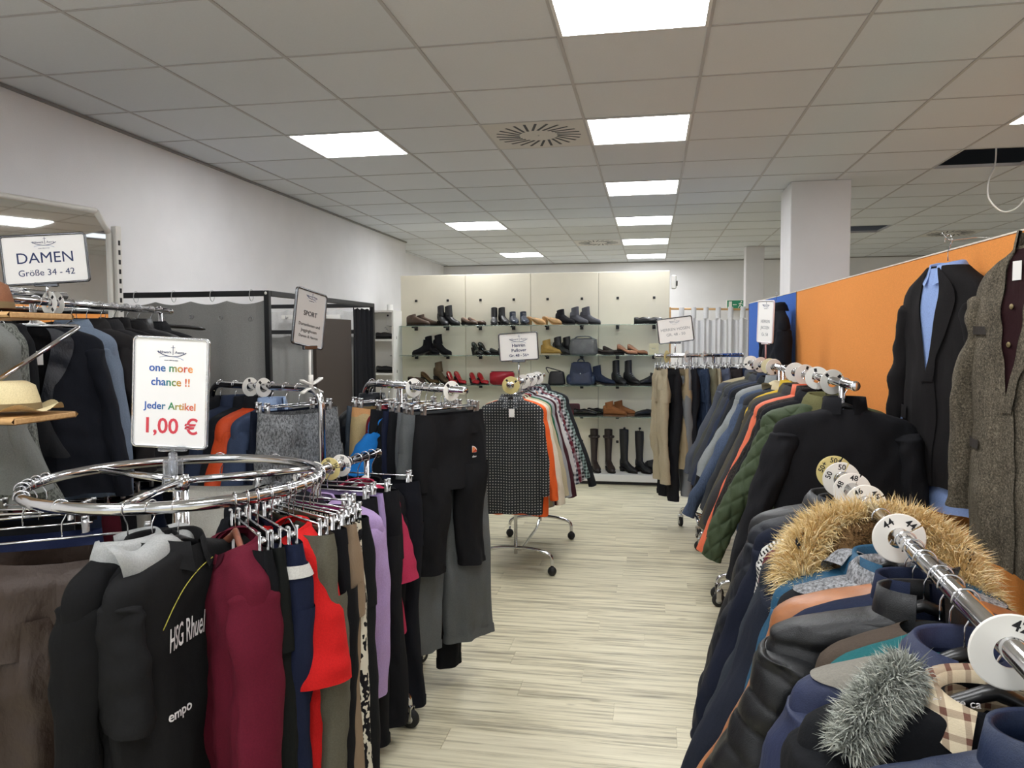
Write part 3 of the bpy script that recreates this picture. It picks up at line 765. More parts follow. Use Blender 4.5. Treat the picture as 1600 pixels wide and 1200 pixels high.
def torso(W, L, hem, th, fold=.012, seed=0, quilt=None, qp=.09, qd=.010, neck=.062, res=None, slope=1.0, lean=0.0, scoop=0.0, tk=1.0):
    rs = np.random.RandomState(seed)
    nl, na = res or ((60, 72) if not quilt else (170, 210))
    zs = np.array([-.095, -.104, -.118, -.138*1, -.160, -.19, -.26, -.36, -.36-(L-.27)*.5, -.095-L])
    zs[1:6] = -.095+(zs[1:6]+.095)*slope
    ws = np.array([neck, neck+.022, .52*W+.02, .84*W, .97*W, W, W*.985, W*.965, (W*.95+hem)/2, hem])
    ts = np.array([.050, .052, .055, .058, .060, .064, th, th*1.02, th*1.05, th*1.08])
    ts[:6] *= tk
    u = np.concatenate([[0], np.cumsum(np.hypot(np.diff(zs), np.diff(ws)))]); u /= u[-1]
    s = np.linspace(0, 1, nl); s = s*.85+.15*s**2
    s = s/s[-1]
    z = np.interp(s, u, zs); w = np.interp(s, u, ws); t = np.interp(s, u, ts)
    k = np.array([1, 2, 3, 2, 1.]); k /= k.sum()
    for a in (w, t):
        b = np.convolve(np.pad(a, 2, 'edge'), k, 'valid'); a[1:] = b[1:]
    th_ = np.linspace(0, 2*np.pi, na, endpoint=False)-np.pi/2          # index 0 = front centre (-y)
    c, sn = np.cos(th_), np.sin(th_)
    cx, sy = sgnpow(c, .72), sgnpow(sn, .80)
    X = w[:, None]*cx[None]; Y = t[:, None]*sy[None]; Z = np.repeat(z[:, None], na, 1)
    d = np.clip((-.095-z)/L, 0, 1)[:, None]; g = np.clip((d-.10)/.6, 0, 1)
    ph = rs.rand(8)*6.28; xn = X/(W+1e-6)
    ff = lambda o: np.sin(xn*(4.2+2*rs.rand())+ph[o]+d*2.2)+.6*np.sin(xn*(9+3*rs.rand())+ph[o+1]-d*3)+.35*np.sin(xn*17+ph[o+2]+d*5)
    front = (sn < 0)[None]
    fold_amt = np.where(front, ff(0), ff(3))
    edge = np.clip(np.abs(sy), 0, 1)[None]
    Y = Y+fold*g*fold_amt*edge
    Y = Y+0.0065*np.clip(d*6, 0, 1)*(fold/.012)*wrinkles(X+np.where(front, 0, 7.0), Z, seed)*edge*np.sign(sn)[None]
    X = X*(1+.03*g*np.sin(d*9+ph[6]))+.012*g*np.sin(d*5+ph[7])+lean*d
    Z = Z+.006*d*np.sin(th_*3+ph[5])[None]
    if scoop: Z = Z-scoop*np.clip(1-d*9, 0, 1)*(((1-sn)/2)**2)[None]*np.clip(1-np.abs(X)/.12, 0, 1)**.5
    if quilt:
        q = QUILT[quilt](X, Z, qp)*qd*np.clip(d*14, 0, 1)
        X = X+q*cx[None]*.5; Y = Y+q*sgnpow(sn, .4)[None]
    return np.stack([X, Y, Z], -1)

def strip(Lp, lv, c0, c1, off, nc=5):
    """patch lying on the lofted surface: level range lv, column range c0..c1 (callables of 0..1 or numbers), offset outwards"""
    nl, na, _ = Lp.shape; n = max(4, int((lv[1]-lv[0])*nl)+1); out = []
    cen = Lp.mean(1)
    for q in np.linspace(0, 1, n):
        li = (lv[0]+(lv[1]-lv[0])*q)*(nl-1); i = min(int(li), nl-2); fr = li-i
        ring = Lp[i]*(1-fr)+Lp[i+1]*fr; c = cen[i]*(1-fr)+cen[i+1]*fr
        a = c0(q) if callable(c0) else c0; b = c1(q) if callable(c1) else c1
        row_ = []
        for k in np.linspace(a, b, nc):
            kk = (k % 1.0)*na; j = int(kk) % na; g = kk-int(kk)
            p = ring[j]*(1-g)+ring[(j+1) % na]*g; n_ = p-c; n_[2] = 0; n_[0] *= .35; n_ /= np.linalg.norm(n_)+1e-9
            row_.append(p+n_*off)
        out.append(row_)
    return loft(out, False)

def sleeve_loops(side, W, SL, r0, r1, fx, fy, seed, quilt=None, qp=.09, qd=.008, zsh=-.178, short=False, res=None, flat=.62):
    rs = np.random.RandomState(seed+77*(side > 0)); n, m = res or ((44, 28) if not quilt else (130, 72))
    P = [(W-.052, 0, zsh-.012), (W-.045, 0, zsh-.05), (W-.030+fx*.16, fy*.15, zsh-.28*SL), (W-.022+fx*.45, fy*.5, zsh-.52*SL), (W-.022+fx*.78, fy*.85, zsh-.78*SL), (W-.025+fx, fy, zsh-SL)]
    if short: P = [(W-.052, 0, zsh-.012), (W-.045, 0, zsh-.05), (W-.03+fx*.3, fy*.3, zsh-.40*SL), (W-.02+fx*.7, fy*.7, zsh-.72*SL), (W-.015+fx, fy, zsh-SL)]
    P = np.array(P, float); P[:, 0] *= side
    C = smooth_path(P, n); T, Nn, B = frames(C)
    s = np.linspace(0, 1, n); r = np.interp(s, [0, .035, .08, .16, .3, .65, 1], [r0*.25, r0*.62, r0*.85, r0*1.0, r0, (r0+r1)/2*1.03, r1])
    th_ = np.linspace(0, 2*np.pi, m, endpoint=False); ph = rs.rand(4)*6.28
    bx = np.array([1.0, 0, 0]); 
    wr = 1+.05*np.sin(s*19+ph[0])[:, None]*np.cos(th_+ph[1])[None]*np.clip(s*4-.4, 0, 1)[:, None]+.04*np.sin(s*37+ph[2])[:, None]*np.sin(th_*2+ph[3])[None]
    R = r[:, None]*wr
    e1 = bx[None]-T*T[:, :1]; e1 /= np.linalg.norm(e1, axis=1)[:, None]; e2 = np.cross(T, e1)
    R = R+.0050*np.clip(s*8-.5, 0, 1)[:, None]*wrinkles(th_[None]*r0+0*s[:, None], (s*SL)[:, None]+0*th_[None], seed+20+9*side, 12, 60)*np.abs(np.sin(th_/2+.4))[None]
    if quilt:
        za = C[:, 2][:, None]; ar = th_[None]*r0
        R = R+QUILT[quilt](ar*1.0+0*za, za+0*ar, qp)*qd
    return C[:, None]+R[..., None]*(e1[:, None]*np.cos(th_)[None, :, None]*flat*1.15+e2[:, None]*np.sin(th_)[None, :, None])

def band(neck, t, prof, gap, tip=0.0, n=36, cz=0.0, back=0.0, scoop=0.0):
    """collar swept around the neck; prof = [(outset, z)], gap = half opening angle at the front"""
    a = np.linspace(-math.pi/2+gap, 1.5*math.pi-gap, n)
    L = []
    for o, z in prof:
        e = np.abs(np.sin((a+math.pi/2)/2)); fr = np.clip(1-e*1.3, 0, 1)
        L.append(np.stack([(neck+o)*np.cos(a), (t+o)*np.sin(a)+cz, z-tip*fr*(o > .012)-(.02*fr if tip else 0)+back*e-scoop*((1-np.sin(a))/2)**2], -1))
    return loft(L, False)

def back_y(Lp, x, z):
    i = np.argmin(np.abs(Lp[:, :, 2].mean(1)-z)); ring = Lp[i]; na = len(ring); q = ring[na//4:3*na//4+1]; o = np.argsort(q[:, 0]); return float(np.interp(x, q[o, 0], q[o, 1]))
def front_y(Lp, x, z):
    i = np.argmin(np.abs(Lp[:, :, 2].mean(1)-z)); ring = Lp[i]; na = len(ring); k = np.r_[np.arange(na*3//4, na), np.arange(0, na//4+1)]
    q = ring[k]; o = np.argsort(q[:, 0]); return float(np.interp(x, q[o, 0], q[o, 1]))
def print_on(Lp, body, size, mat, x0, z0, rot=0.0, bold=0.0, off=.004, shear=0.0, parent=None, label=None, cond=1.0, back=False):
    me = text_mesh(body, size, mat, bold); n = len(me.vertices); co = np.zeros(n*3); me.vertices.foreach_get('co', co); co = co.reshape(-1, 3)
    c, s = math.cos(rot), math.sin(rot)
    for p in co:
        u = p[0]*cond+shear*p[1]; v = p[1]; x = x0+u*c-v*s; z = z0+u*s+v*c; p[:] = (-x, back_y(Lp, -x, z)+off+max(0, p[2]), z) if back else (x, front_y(Lp, x, z)-off-max(0, p[2]), z)
    me.vertices.foreach_set('co', co.ravel()); me.update(); return obj('lettering', me, parent, label=label)

def fur_mesh(name, paths, radius, count, length, mats, seed=0, droop=.35, width=.0013, core=True):
    """tufts of hair standing off a core tube: real blades, two segments each"""
    rs = np.random.RandomState(seed); m = len(mats); V = []; F = []; mi = []
    for P in paths:
        P = np.asarray(P, float); T, Nn, B = frames(P); k = rs.randint(0, len(P), count); a = rs.rand(count)*2*np.pi
        d = Nn[k]*np.cos(a)[:, None]+B[k]*np.sin(a)[:, None]
        r = np.broadcast_to(np.asarray(radius, float), (len(P),))[k][:, None]
        base = P[k]+T[k]*((rs.rand(count)-.5)*.03)[:, None]+d*r*.8
        ln = (length*(.55+.8*rs.rand(count)))[:, None]
        jit = rs.randn(count, 3)*.35; dirv = d+jit*.7+T[k]*(rs.randn(count)*.35)[:, None]; dirv /= np.linalg.norm(dirv, axis=1)[:, None]
        mid = base+dirv*ln*.55; tip = base+dirv*ln*1.0+np.array([0, 0, -1])*ln*droop*rs.rand(count)[:, None]+rs.randn(count, 3)*.004
        side = np.cross(dirv, rs.randn(count, 3)); side /= np.linalg.norm(side, axis=1)[:, None]; side *= width
        o = sum(len(x) for x in V)
        vv = np.stack([base-side, base+side, mid+side*.8, mid-side*.8, tip], 1).reshape(-1, 3); V.append(vv)
        b = o+np.arange(count)*5
        F.append(np.stack([b, b+1, b+2, b+3], 1)); F.append(np.stack([b+3, b+2, b+4, b+4], 1))
    V = np.concatenate(V); quads = np.concatenate([f for i, f in enumerate(F) if i % 2 == 0]); tris = np.concatenate([f for i, f in enumerate(F) if i % 2 == 1])[:, :3]
    me = bpy.data.meshes.new(name); nq, ntr = len(quads), len(tris)
    me.vertices.add(len(V)); me.vertices.foreach_set('co', V.astype(np.float32).ravel())
    me.loops.add(nq*4+ntr*3); me.loops.foreach_set('vertex_index', np.concatenate([quads.ravel(), tris.ravel()]).astype(np.int32))
    me.polygons.add(nq+ntr); me.polygons.foreach_set('loop_start', np.concatenate([np.arange(nq)*4, nq*4+np.arange(ntr)*3]).astype(np.int32))
    me.update(calc_edges=True)
    for x in mats: me.materials.append(x)
    r_ = rs.randint(0, m, nq); me.polygons.foreach_set('material_index', np.concatenate([r_, r_[:ntr] if ntr == nq else rs.randint(0, m, ntr)]).astype(np.int32)); me.update()
    return me

def mat_of(m): return cloth(m) if isinstance(m, str) else m
BUTTON = lathe([(.0045, -.0012), (.0055, 0), (.0045, .0012)], 10, 'y')
def add_buttons(Lp, t, zs, mat, x=0.0, r=1.0):
    me = mesh_of('button', np.array(BUTTON[0])*r, BUTTON[1], True, mat)
    for z in zs: obj('button', me, t, (x, front_y(Lp, x, z)-.006, z))

def top(M, label, mat, name='jacket', cat='jacket', W=.225, L=.68, hem=None, th=.07, fold=.012, SL=.58, r0=.062, r1=.045, fx=.07, fxr=None, fy=-.015, collar='stand', cmat=None, seed=0, front=None, fmat=None,
        quilt=None, qp=.09, qd=.010, smat=None, short=False, group=None, hang='black', buttons=0, bmat=None, pockets=False, cuff=None, tagp=None, liner=None, extra=None, slope=1.0, neck=.062, lean=0.0, tk=1.0, hemband=None, yoke=None, res=None):
    """any garment with sleeves on a hanger: body, two sleeves, collar and trims"""
    mat = mat_of(mat); hem = hem or W*1.0; t = thing(name, label, cat, group=group); t.matrix_world = M
    scoop = .045 if collar == 'round' else 0.0
    Lp = torso(W, L, hem, th, fold, seed, quilt, qp, qd, neck, res, slope, lean, scoop, tk)
    obj('body', mesh_of('body', *loft(Lp), True, mat), t)
    sm = mat_of(smat) if smat else mat
    if SL:
        zsh = -.095-.078*slope
        for s in (-1, 1):
            Sl = sleeve_loops(s, W, SL, r0, r1, fx if s < 0 or fxr is None else fxr, fy, seed+5, quilt, qp, qd*.8, zsh, short)
            o = obj('sleeve', mesh_of('sleeve', *loft(Sl, True, True, False), True, sm), t)
            if cuff:
                k = len(Sl)//9; c_ = Sl[-k:].mean(1, keepdims=True)
                obj('cuff', mesh_of('cuff', *loft(c_+(Sl[-k:]-c_)*1.04), True, mat_of(cuff)), o)
    cm = mat_of(cmat) if cmat else mat
    if collar == 'shirt': obj('collar', mesh_of('collar', *band(.062, .05, [(.0, -.112), (.0, -.070), (.005, -.066), (.016, -.085), (.028, -.112)], .25, .035), True, cm), t)
    elif collar == 'stand': obj('collar', mesh_of('collar', *band(neck+.002, .052, [(.004, -.115), (.0, -.085), (-.004, -.052), (.004, -.050), (.010, -.085), (.014, -.115)], .28), True, cm), t)
    elif collar == 'round': obj('neck_rib', mesh_of('neck_rib', *band(neck+.006, .054, [(.010, -.116), (.006, -.104), (.000, -.092), (-.006, -.096)], .0, cz=0, back=.006, scoop=.045), True, cm), t)
    elif collar == 'fold': obj('collar', mesh_of('collar', *band(.066, .056, [(.0, -.112), (.0, -.062), (.008, -.058), (.026, -.082), (.040, -.125)], .38, .03), True, cm), t)
    elif collar == 'hood':
        h = []
        for q in np.linspace(0, 1, 14):
            a = np.linspace(-.9*math.pi/2, .9*math.pi/2, 26)+math.pi/2
            rr_ = .085+.05*math.sin(q*math.pi)**.7; dz = -.075-.20*q**1.2+.05*math.sin(q*math.pi); yo = .01+.062*math.sin(q*math.pi*.9)
            h.append(np.stack([rr_*(1-.35*q)*np.cos(a)*1.25, yo+.058*np.sin(a)*(1-.3*q)+.012, dz+.012*np.sin(a*5+seed)], -1))
        obj('hood', mesh_of('hood', *loft(h, False), True, cm), t)
        obj('hood_rim', mesh_of('hood_rim', *band(.070, .056, [(.006, -.13), (.004, -.085), (.012, -.062), (.024, -.075), (.032, -.12)], .30, .05), True, cm), t)
    if front in ('zip', 'placket', 'open'):
        f_ = mat_of(fmat) if fmat else cm
        wd = {'zip': .006, 'placket': .022, 'open': .05}[front]
        obj({'zip': 'zip', 'placket': 'placket', 'open': 'shirt_front'}[front], mesh_of('front_strip', *strip(Lp, (.03, 1.0), -wd, wd, .004), True, f_), t)
    if front == 'lapel':
        ln = mat_of(fmat) if fmat else mat; e = .60
        obj('front_opening', mesh_of('front_opening', *strip(Lp, (.02, e), lambda q: -.032*(1-q)**.8, lambda q: .032*(1-q)**.8, .003, 9), True, ln), t)
        for s in (-1, 1):
            obj('lapel', mesh_of('lapel', *strip(Lp, (.02, e), lambda q: s*(.032*(1-q)**.8-.004), lambda q: s*(.032*(1-q)**.8+.010+.034*math.sin(min(1, q*1.25)*math.pi)**.8), .011), True, cm), t)
        obj('front_edge', mesh_of('front_edge', *strip(Lp, (e-.03, 1.0), -.004, .012, .006), True, mat), t)
    if front == 'vneck':
        obj('front_opening', mesh_of('front_opening', *strip(Lp, (.0, .2), lambda q: -.10*(1-q), lambda q: .10*(1-q), .003, 7), True, mat_of(fmat or '#101012')), t)
    if pockets:
        for s in (-1, 1): obj('pocket_flap', mesh_of('pocket_flap', *strip(Lp, (.70, .755), s*.075, s*.165, .009), True, mat_of(pockets) if pockets is not True else mat), t)
    if hemband: obj('hem_band', mesh_of('hem_band', *loft((Lp[-5:]-Lp[-5:].mean(1, keepdims=True))*np.array([1.015, 1.05, 1])+Lp[-5:].mean(1, keepdims=True)), True, mat_of(hemband)), t)
    if yoke: obj('shoulder_yoke', mesh_of('shoulder_yoke', *loft((Lp[1:13]-Lp[1:13].mean(1, keepdims=True))*np.array([1.012, 1.06, 1])+Lp[1:13].mean(1, keepdims=True)+np.array([0, 0, .003])), True, mat_of(yoke)), t)
    if buttons: add_buttons(Lp, t, np.linspace(-.16, -.095-L*.88, buttons), bmat or BLACKP)
    if tagp:
        o = obj('price_tag', mesh_of('price_tag', *box(-.018, .018, -.0006, .0006, -.055, 0), False, PAPER), t, (tagp[0], front_y(Lp, tagp[0], tagp[1])-.012, tagp[1]), label='white paper price tag')
    if extra: extra(t, Lp)
    if hang: hanger(hang, M, 'holding the '+label, sc=(W-.035)/.205, scz=1+.55*(slope-1))
    return t

def bottoms(M, label, mat, name='trousers', cat='trousers', W=.19, L=1.0, legw=.095, hemw=.085, th=.035, seed=0, group=None, hang='clip', band_mat=None, band_h=.045, rise=.27, skirt=False, hemo=None, crease=False, sag=.02, fold=.010,
            logo_fn=None, stripe=None, pocketflaps=None, res=None, fly=True, tagp=None, gathers=0.0, flare=0.0):
    """trousers, shorts or skirt clipped at the waistband"""
    mat = mat_of(mat); t = thing(name, label, cat, group=group); t.matrix_world = M
    rs = np.random.RandomState(seed); na = 48; z0 = -.098
    th_ = np.linspace(0, 2*np.pi, na, endpoint=False)-np.pi/2; c, sn = np.cos(th_), np.sin(th_); cx, sy = sgnpow(c, .75), sgnpow(sn, .7)
    ph = rs.rand(8)*6.28
    def ring(w, tt, z, d, cx0=0.0, amp=1.0, cxx=cx, syy=sy):
        x = w*cxx; f1 = np.sin(x*34+ph[0]+d*2)+.6*np.sin(x*71+ph[1]-d*3); f2 = np.sin(x*30+ph[2]-d*2)+.6*np.sin(x*66+ph[3]+d*2)
        y = tt*syy+fold*amp*np.clip(d*4, 0, 1)*np.where(syy < 0, f1, f2)*np.abs(syy)
        y += .0042*np.clip(d*4, 0, 1)*wrinkles(x+cx0+np.where(syy < 0, 0, 5.0), np.full_like(x, z), seed, 11, 60)*np.abs(syy)*np.sign(syy)
        y += gathers*np.sin(x*160+ph[4])*np.abs(syy)*np.clip(1-d*1.5, 0, 1)
        return np.stack([x+cx0, y, np.full_like(x, z)], -1)
    end = L if skirt else rise
    hips = []
    for q in np.linspace(0, 1, 26 if not skirt else 44):
        w = np.interp(q, [0, .35, 1], [W, W*1.06, W*1.08 if not skirt else (hemo or W*1.3)]); tt = np.interp(q, [0, .3, 1], [th*.55, th, th*1.1])
        r_ = ring(w, tt, z0-end*q, q)
        k = np.clip(1-q*3, 0, 1); r_[:, 2] -= sag*k*(1-(r_[:, 0]/W)**2)*(sy < 0)*1.0+sag*.35*k*(1-(r_[:, 0]/W)**2)*(sy >= 0)
        hips.append(r_)
    hips = np.array(hips); obj('hips' if not skirt else 'skirt_body', mesh_of('hips', *loft(hips), True, mat), t)
    nb = 4 if not skirt else 3
    bm = mat_of(band_mat) if band_mat else mat
    wb = hips[:nb].copy(); sc = band_h/(end*(nb-1)/(len(hips)-1)); wb[:, :, 2] = wb[:1, :, 2]+(wb[:, :, 2]-wb[:1, :, 2])*sc
    cen = wb.mean(1, keepdims=True); obj('waistband', mesh_of('waistband', *loft((wb-cen)*np.array([1.012, 1.10, 1])+cen), True, bm), t)
    if not skirt:
        for s in (-1, 1):
            lg = []; n = 48
            for q in np.linspace(0, 1, n):
                z = z0-(rise-.10)-(L-rise+.10)*q
                w = np.interp(q, [0, .15, .5, 1], [W*.52, legw*1.05, (legw+hemw)/2, hemw]); tt = np.interp(q, [0, .2, 1], [th*1.0, th*1.05, th*.95])*1.0
                x0 = s*np.interp(q, [0, .15, 1], [W*.53, W*.56, W*.60+flare])
                r_ = ring(w, tt, z, .3+q*.7, x0, .8)
                if crease: r_[:, 1] -= .010*np.exp(-((r_[:, 0]-x0)/.012)**2)*(sy < 0)
                r_[:, 0] += .008*math.sin(q*6+ph[5]+s); r_[:, 1] += .010*math.sin(q*5+ph[6]*s); lg.append(r_)
            lg = np.array(lg); o = obj('leg', mesh_of('leg', *loft(lg), True, mat), t)
            k = lg[-3:]; c_ = k.mean(1, keepdims=True); obj('hem', mesh_of('hem', *loft((k-c_)*np.array([1.03, 1.07, 1])+c_), True, mat), o)
            if stripe: obj('side_stripe', mesh_of('side_stripe', *strip(lg, (.05, 1), .20 if s > 0 else .70, .30 if s > 0 else .80, .004), True, mat_of(stripe)), o)
            if pocketflaps:
                for lv in ((.18, .25), (.52, .58)): obj('pocket_flap', mesh_of('pocket_flap', *strip(lg, lv, -.16, .16, .010), True, mat_of(pocketflaps)), o)
        if fly: obj('fly', mesh_of('fly', *strip(hips, (.18, .9), -.004, .035, .004), True, mat), t)
    if logo_fn: logo_fn(t, hips)
    if tagp: obj('price_tag', mesh_of('price_tag', *box(-.016, .016, -.0006, .0006, -.055, 0), False, PAPER), t, (tagp[0], front_y(hips, tagp[0], tagp[1])-.012, tagp[1]), label='white paper price tag')
    if hang: hanger(hang, M, 'holding the '+label, clipx=W*.80, sc=W/.185)
    return t

def on_rail(key, d, tw=0.0, tiltx=0.0):
    p, a = rail_point(key, d); return Matrix.Translation(p) @ Matrix.Rotation(a+tw, 4, 'Z') @ Matrix.Rotation(tiltx, 4, 'X')
def on_ring(phi, a=None):
    """phi: place on the ring in degrees; a: heading of the garment plane from the picture plane in degrees (None = radial)"""
    f = math.radians(phi); p = Vector((RC[0]+RR*math.cos(f), RC[1]+RR*math.sin(f), RZ))
    rz = f if a is None else YAW+math.radians(a)
    return Matrix.Translation(p) @ Matrix.Rotation(rz, 4, 'Z')
# ------------------------------------------------------------------ coats on the near rail (A)
GA = 'coats on the near rail'
def fur_hood(t, Lp):
    tan = [plain(f'tan_fur_{i}', c, .8, spec=.2) for i, c in enumerate(('#e9d5a4', '#d9bf88', '#f0e2bd', '#c4a772'))]
    P = smooth_path([(-.105, -.13, -.235), (-.155, -.085, -.20), (-.175, -.01, -.135), (-.135, .06, -.075), (-.06, .095, -.045), (.06, .095, -.045), (.135, .06, -.075), (.175, -.01, -.135), (.165, -.085, -.20), (.13, -.13, -.25)], 70)
    o = obj('fur_trim', mesh_of('fur_trim', *tube(P, .038, 12), True, tan[0]), t, label='long tan fake fur around the hood')
    obj('fur_hair', fur_mesh('fur_hair', [P], .038, 24000, .050, tan, 3), o, kind='stuff')
    br = [plain(f'brown_plush_{i}', c, .85, spec=.2) for i, c in enumerate(('#6d5335', '#846843', '#54402a'))]
    Q = smooth_path([(-.01, .055, -.05), (-.06, .03, -.07), (-.085, -.02, -.13), (-.085, -.055, -.20)], 30)
    o = obj('plush_lining', mesh_of('plush_lining', *tube(Q, .036, 12), True, br[0]), t, label='short brown plush lining')
    obj('plush_hair', fur_mesh('plush_hair', [Q], .036, 7000, .014, br, 4, .2), o, kind='stuff')
    h = []
    for q in np.linspace(0, 1, 12):
        a = np.linspace(0, math.pi, 24); k = math.sin(q*math.pi)**.6
        h.append(np.stack([.19*(1-.35*q)*np.cos(a), -.02+.115*np.sin(a)*(1-.45*q)-.05*q, np.full(24, -.065-.13*q)+.03*np.sin(a)*(1-q)], -1))
    obj('hood', mesh_of('hood', *loft(h, False), True, cloth('#20242f')), t)
def fur_grey(t, Lp):
    g = [plain(f'grey_fur_{i}', c, .8, spec=.2) for i, c in enumerate(('#b3b6ae', '#c6c8bf', '#94978f', '#7d807a'))]
    P = smooth_path([(-.115, .01, -.075), (-.14, -.015, -.09), (-.17, -.035, -.12), (-.195, -.055, -.165)], 36)
    o = obj('fur_collar', mesh_of('fur_collar', *tube(P, .017, 10), True, g[2]), t, label='shaggy grey fake fur along the hood edge')
    obj('fur_hair', fur_mesh('fur_hair', [P], .017, 9000, .030, g, 6), o, kind='stuff')
    obj('lining', mesh_of('lining', *band(.075, .06, [(.0, -.16), (-.006, -.11), (-.002, -.08), (.016, -.075), (.030, -.11)], .5, .05), True, cloth('#cdbfa4', 'plaid', c2='#6a4b40', scale=230)), t, label='cream tartan lining')
top(on_rail('A', .40, .06), 'navy puffer jacket at the bottom corner of the picture', cloth('#1c2740', rough=.5), 'puffer_jacket', W=.24, L=.72, th=.085, SL=.58, r0=.075, r1=.055, fx=.10, quilt='baffle', qp=.06, qd=.014, collar='stand', seed=1, group=GA, front='zip', fmat='#15181f')
top(on_rail('A', .575, -.05), 'black parka with shaggy grey fur and cream tartan lining', cloth('#17181b'), 'parka', 'coat', W=.265, L=.84, th=.09, SL=.60, r0=.08, r1=.062, fx=.13, collar='none', seed=2, group=GA, extra=fur_grey, front='zip', fmat='#2a2b2e')
top(on_rail('A', .71, .03), 'navy rain jacket with olive grey shoulders', cloth('#262d48', rough=.6), W=.265, L=.82, th=.085, SL=.62, r0=.078, r1=.06, fx=.18, collar='fold', cmat=cloth('#262d48', rough=.6), seed=3, group=GA, yoke=cloth('#77736a', rough=.6), front='placket', smat=cloth('#262d48', rough=.6))
top(on_rail('A', .785, .0), 'teal jacket hidden behind the navy rain jacket', cloth('#1f5c60'), W=.20, L=.86, SL=.66, fx=.16, seed=4, group=GA, collar='none', hang='wire')
top(on_rail('A', .84, .0), 'dark brown jacket squeezed behind the teal one', cloth('#4a4038'), W=.205, L=.76, SL=.60, fx=.12, seed=5, group=GA, collar='none', hang='wire')
top(on_rail('A', .94, -.06), 'black puffer jacket with wide stitched baffles and high collar', cloth('#18191b', rough=.45, wrinkle=.6), 'puffer_jacket', W=.275, L=.84, th=.095, SL=.66, r0=.085, r1=.066, fx=.21, quilt='baffle', qp=.058, qd=.015, collar='stand', seed=6, group=GA, neck=.075, front='zip', fmat='#0d0d0e')
top(on_rail('A', 1.02, .02), 'dark navy jacket between the black puffer and grey melange hood', cloth('#1d2439'), W=.24, L=.78, SL=.60, fx=.15, seed=7, group=GA, collar='stand')
top(on_rail('A', 1.08, .0), 'rust brown quilted leather jacket showing only its sleeve', leather('#9a623c', .45), W=.265, L=.86, SL=.70, r0=.066, r1=.055, fx=.26, seed=8, group=GA, collar='none', hang='wire')
top(on_rail('A', 1.15, -.04), 'black jacket with grey melange hood', cloth('#1c1d20'), W=.245, L=.72, SL=.6, fx=.14, seed=9, group=GA, collar='hood', cmat=cloth('#7c7d80', 'melange'), hang='black', yoke=cloth('#7c7d80', 'melange'))
top(on_rail('A', 1.22, .03), 'petrol blue jacket with mint lining at the collar', cloth('#234f6b', rough=.6), W=.25, L=.78, SL=.5, r0=.065, fx=.09, seed=10, group=GA, collar='fold', cmat=cloth('#234f6b', rough=.6), front='zip', fmat='#7fd0b5')
top(on_rail('A', 1.30, .0), 'dark parka with big tan fur hood', cloth('#20242f'), 'parka', 'coat', W=.26, L=.84, th=.085, SL=.62, r0=.078, r1=.06, fx=.20, seed=11, group=GA, collar='none', extra=fur_hood, hang='black')
top(on_rail('A', 1.43, .03), 'slate grey coat behind the tan fur hood', cloth('#2b3038'), 'coat', 'coat', W=.262, L=.86, SL=.64, fx=.20, seed=12, group=GA, collar='fold')
top(on_rail('A', 1.50, -.02), 'burgundy coat showing a narrow strip at the shoulder', cloth('#55202d'), 'coat', 'coat', W=.25, L=.84, SL=.6, fx=.02, seed=13, group=GA, collar='stand', hang='wire')
top(on_rail('A', 1.57, .02), 'black and white houndstooth coat', cloth('#1d1d1f', 'hounds', c2='#c9c8c4', scale=420), 'coat', 'coat', W=.255, L=.88, SL=.62, r0=.06, fx=.02, seed=14, group=GA, collar='fold')
top(on_rail('A', 1.70, -.03), 'midnight blue coat behind the houndstooth coat', cloth('#1a1e2c'), 'coat', 'coat', W=.26, L=.88, SL=.62, fx=.17, seed=15, group=GA, collar='stand')
top(on_rail('A', 1.80, .03), 'dark diamond quilted coat at the aisle side', cloth('#191c24', rough=.6), 'quilted_coat', 'coat', W=.265, L=.90, SL=.64, r0=.072, r1=.055, fx=.15, quilt='diamond', qp=.095, qd=.013, seed=16, group=GA, collar='stand')
top(on_rail('A', 1.92, -.02), 'black leather jacket with rust lining at the far rail end', leather('#1e1e20', .5), 'leather_jacket', W=.26, L=.72, SL=.6, fx=.15, seed=17, group=GA, collar='fold', front='zip', fmat='#7a3b22', hang='wood')
hp = next(o for o in bpy.data.objects if str(o.get('label', '')).endswith('holding the black parka with shaggy grey fur and cream tartan lining'))
obj('brand_print', text_mesh('pierre ca', .017, WHITEINK), hp, (-.055, -.028, -.094), (math.pi/2, 0, 0), label='small white lettering')

# ------------------------------------------------------------------ jackets on the middle rail (B, C)
GB = 'men jackets along the partition'
J = dict(cat='jacket', fxr=.02, group=GB, th=.07, fx=.22, SL=.62, L=.80, W=.25, r0=.068, r1=.05)
def J_(**k): d = dict(J); d.update(k); return d
top(on_rail('B', .16, -.02), 'black fleece jacket at the near end of the middle rail', cloth('#1e1e21'), **J_(W=.265, L=.84, seed=21, collar='stand', neck=.07, fx=.16, r0=.08))
top(on_rail('B', .50, .03), 'dark green diamond quilted jacket with olive collar', cloth('#3b4730', rough=.7, wrinkle=.5), 'quilted_jacket', **J_(W=.26, L=.82, quilt='diamond', qp=.10, qd=.020, seed=22, collar='fold', cmat=cloth('#686645'), fx=.24))
top(on_rail('B', .70, -.02), 'plain black jacket behind the green quilted one', '#1b1b1f', **J_(seed=23, collar='fold'))
top(on_rail('B', .82, .02), 'dark jacket with a tiny brown pattern beside the coral one', cloth('#2c2826', 'melange'), **J_(seed=24, collar='stand'))
top(on_rail('B', .94, .0), 'coral orange rain jacket sleeve reaching into the aisle', cloth('#d86a4a', rough=.6), 'rain_jacket', **J_(seed=25, collar='stand', L=.86, SL=.72, fx=.25))
top(on_rail('B', 1.08, -.02), 'charcoal jacket with flat collar beyond the coral one', '#3a3a3b', **J_(seed=26, collar='fold'))
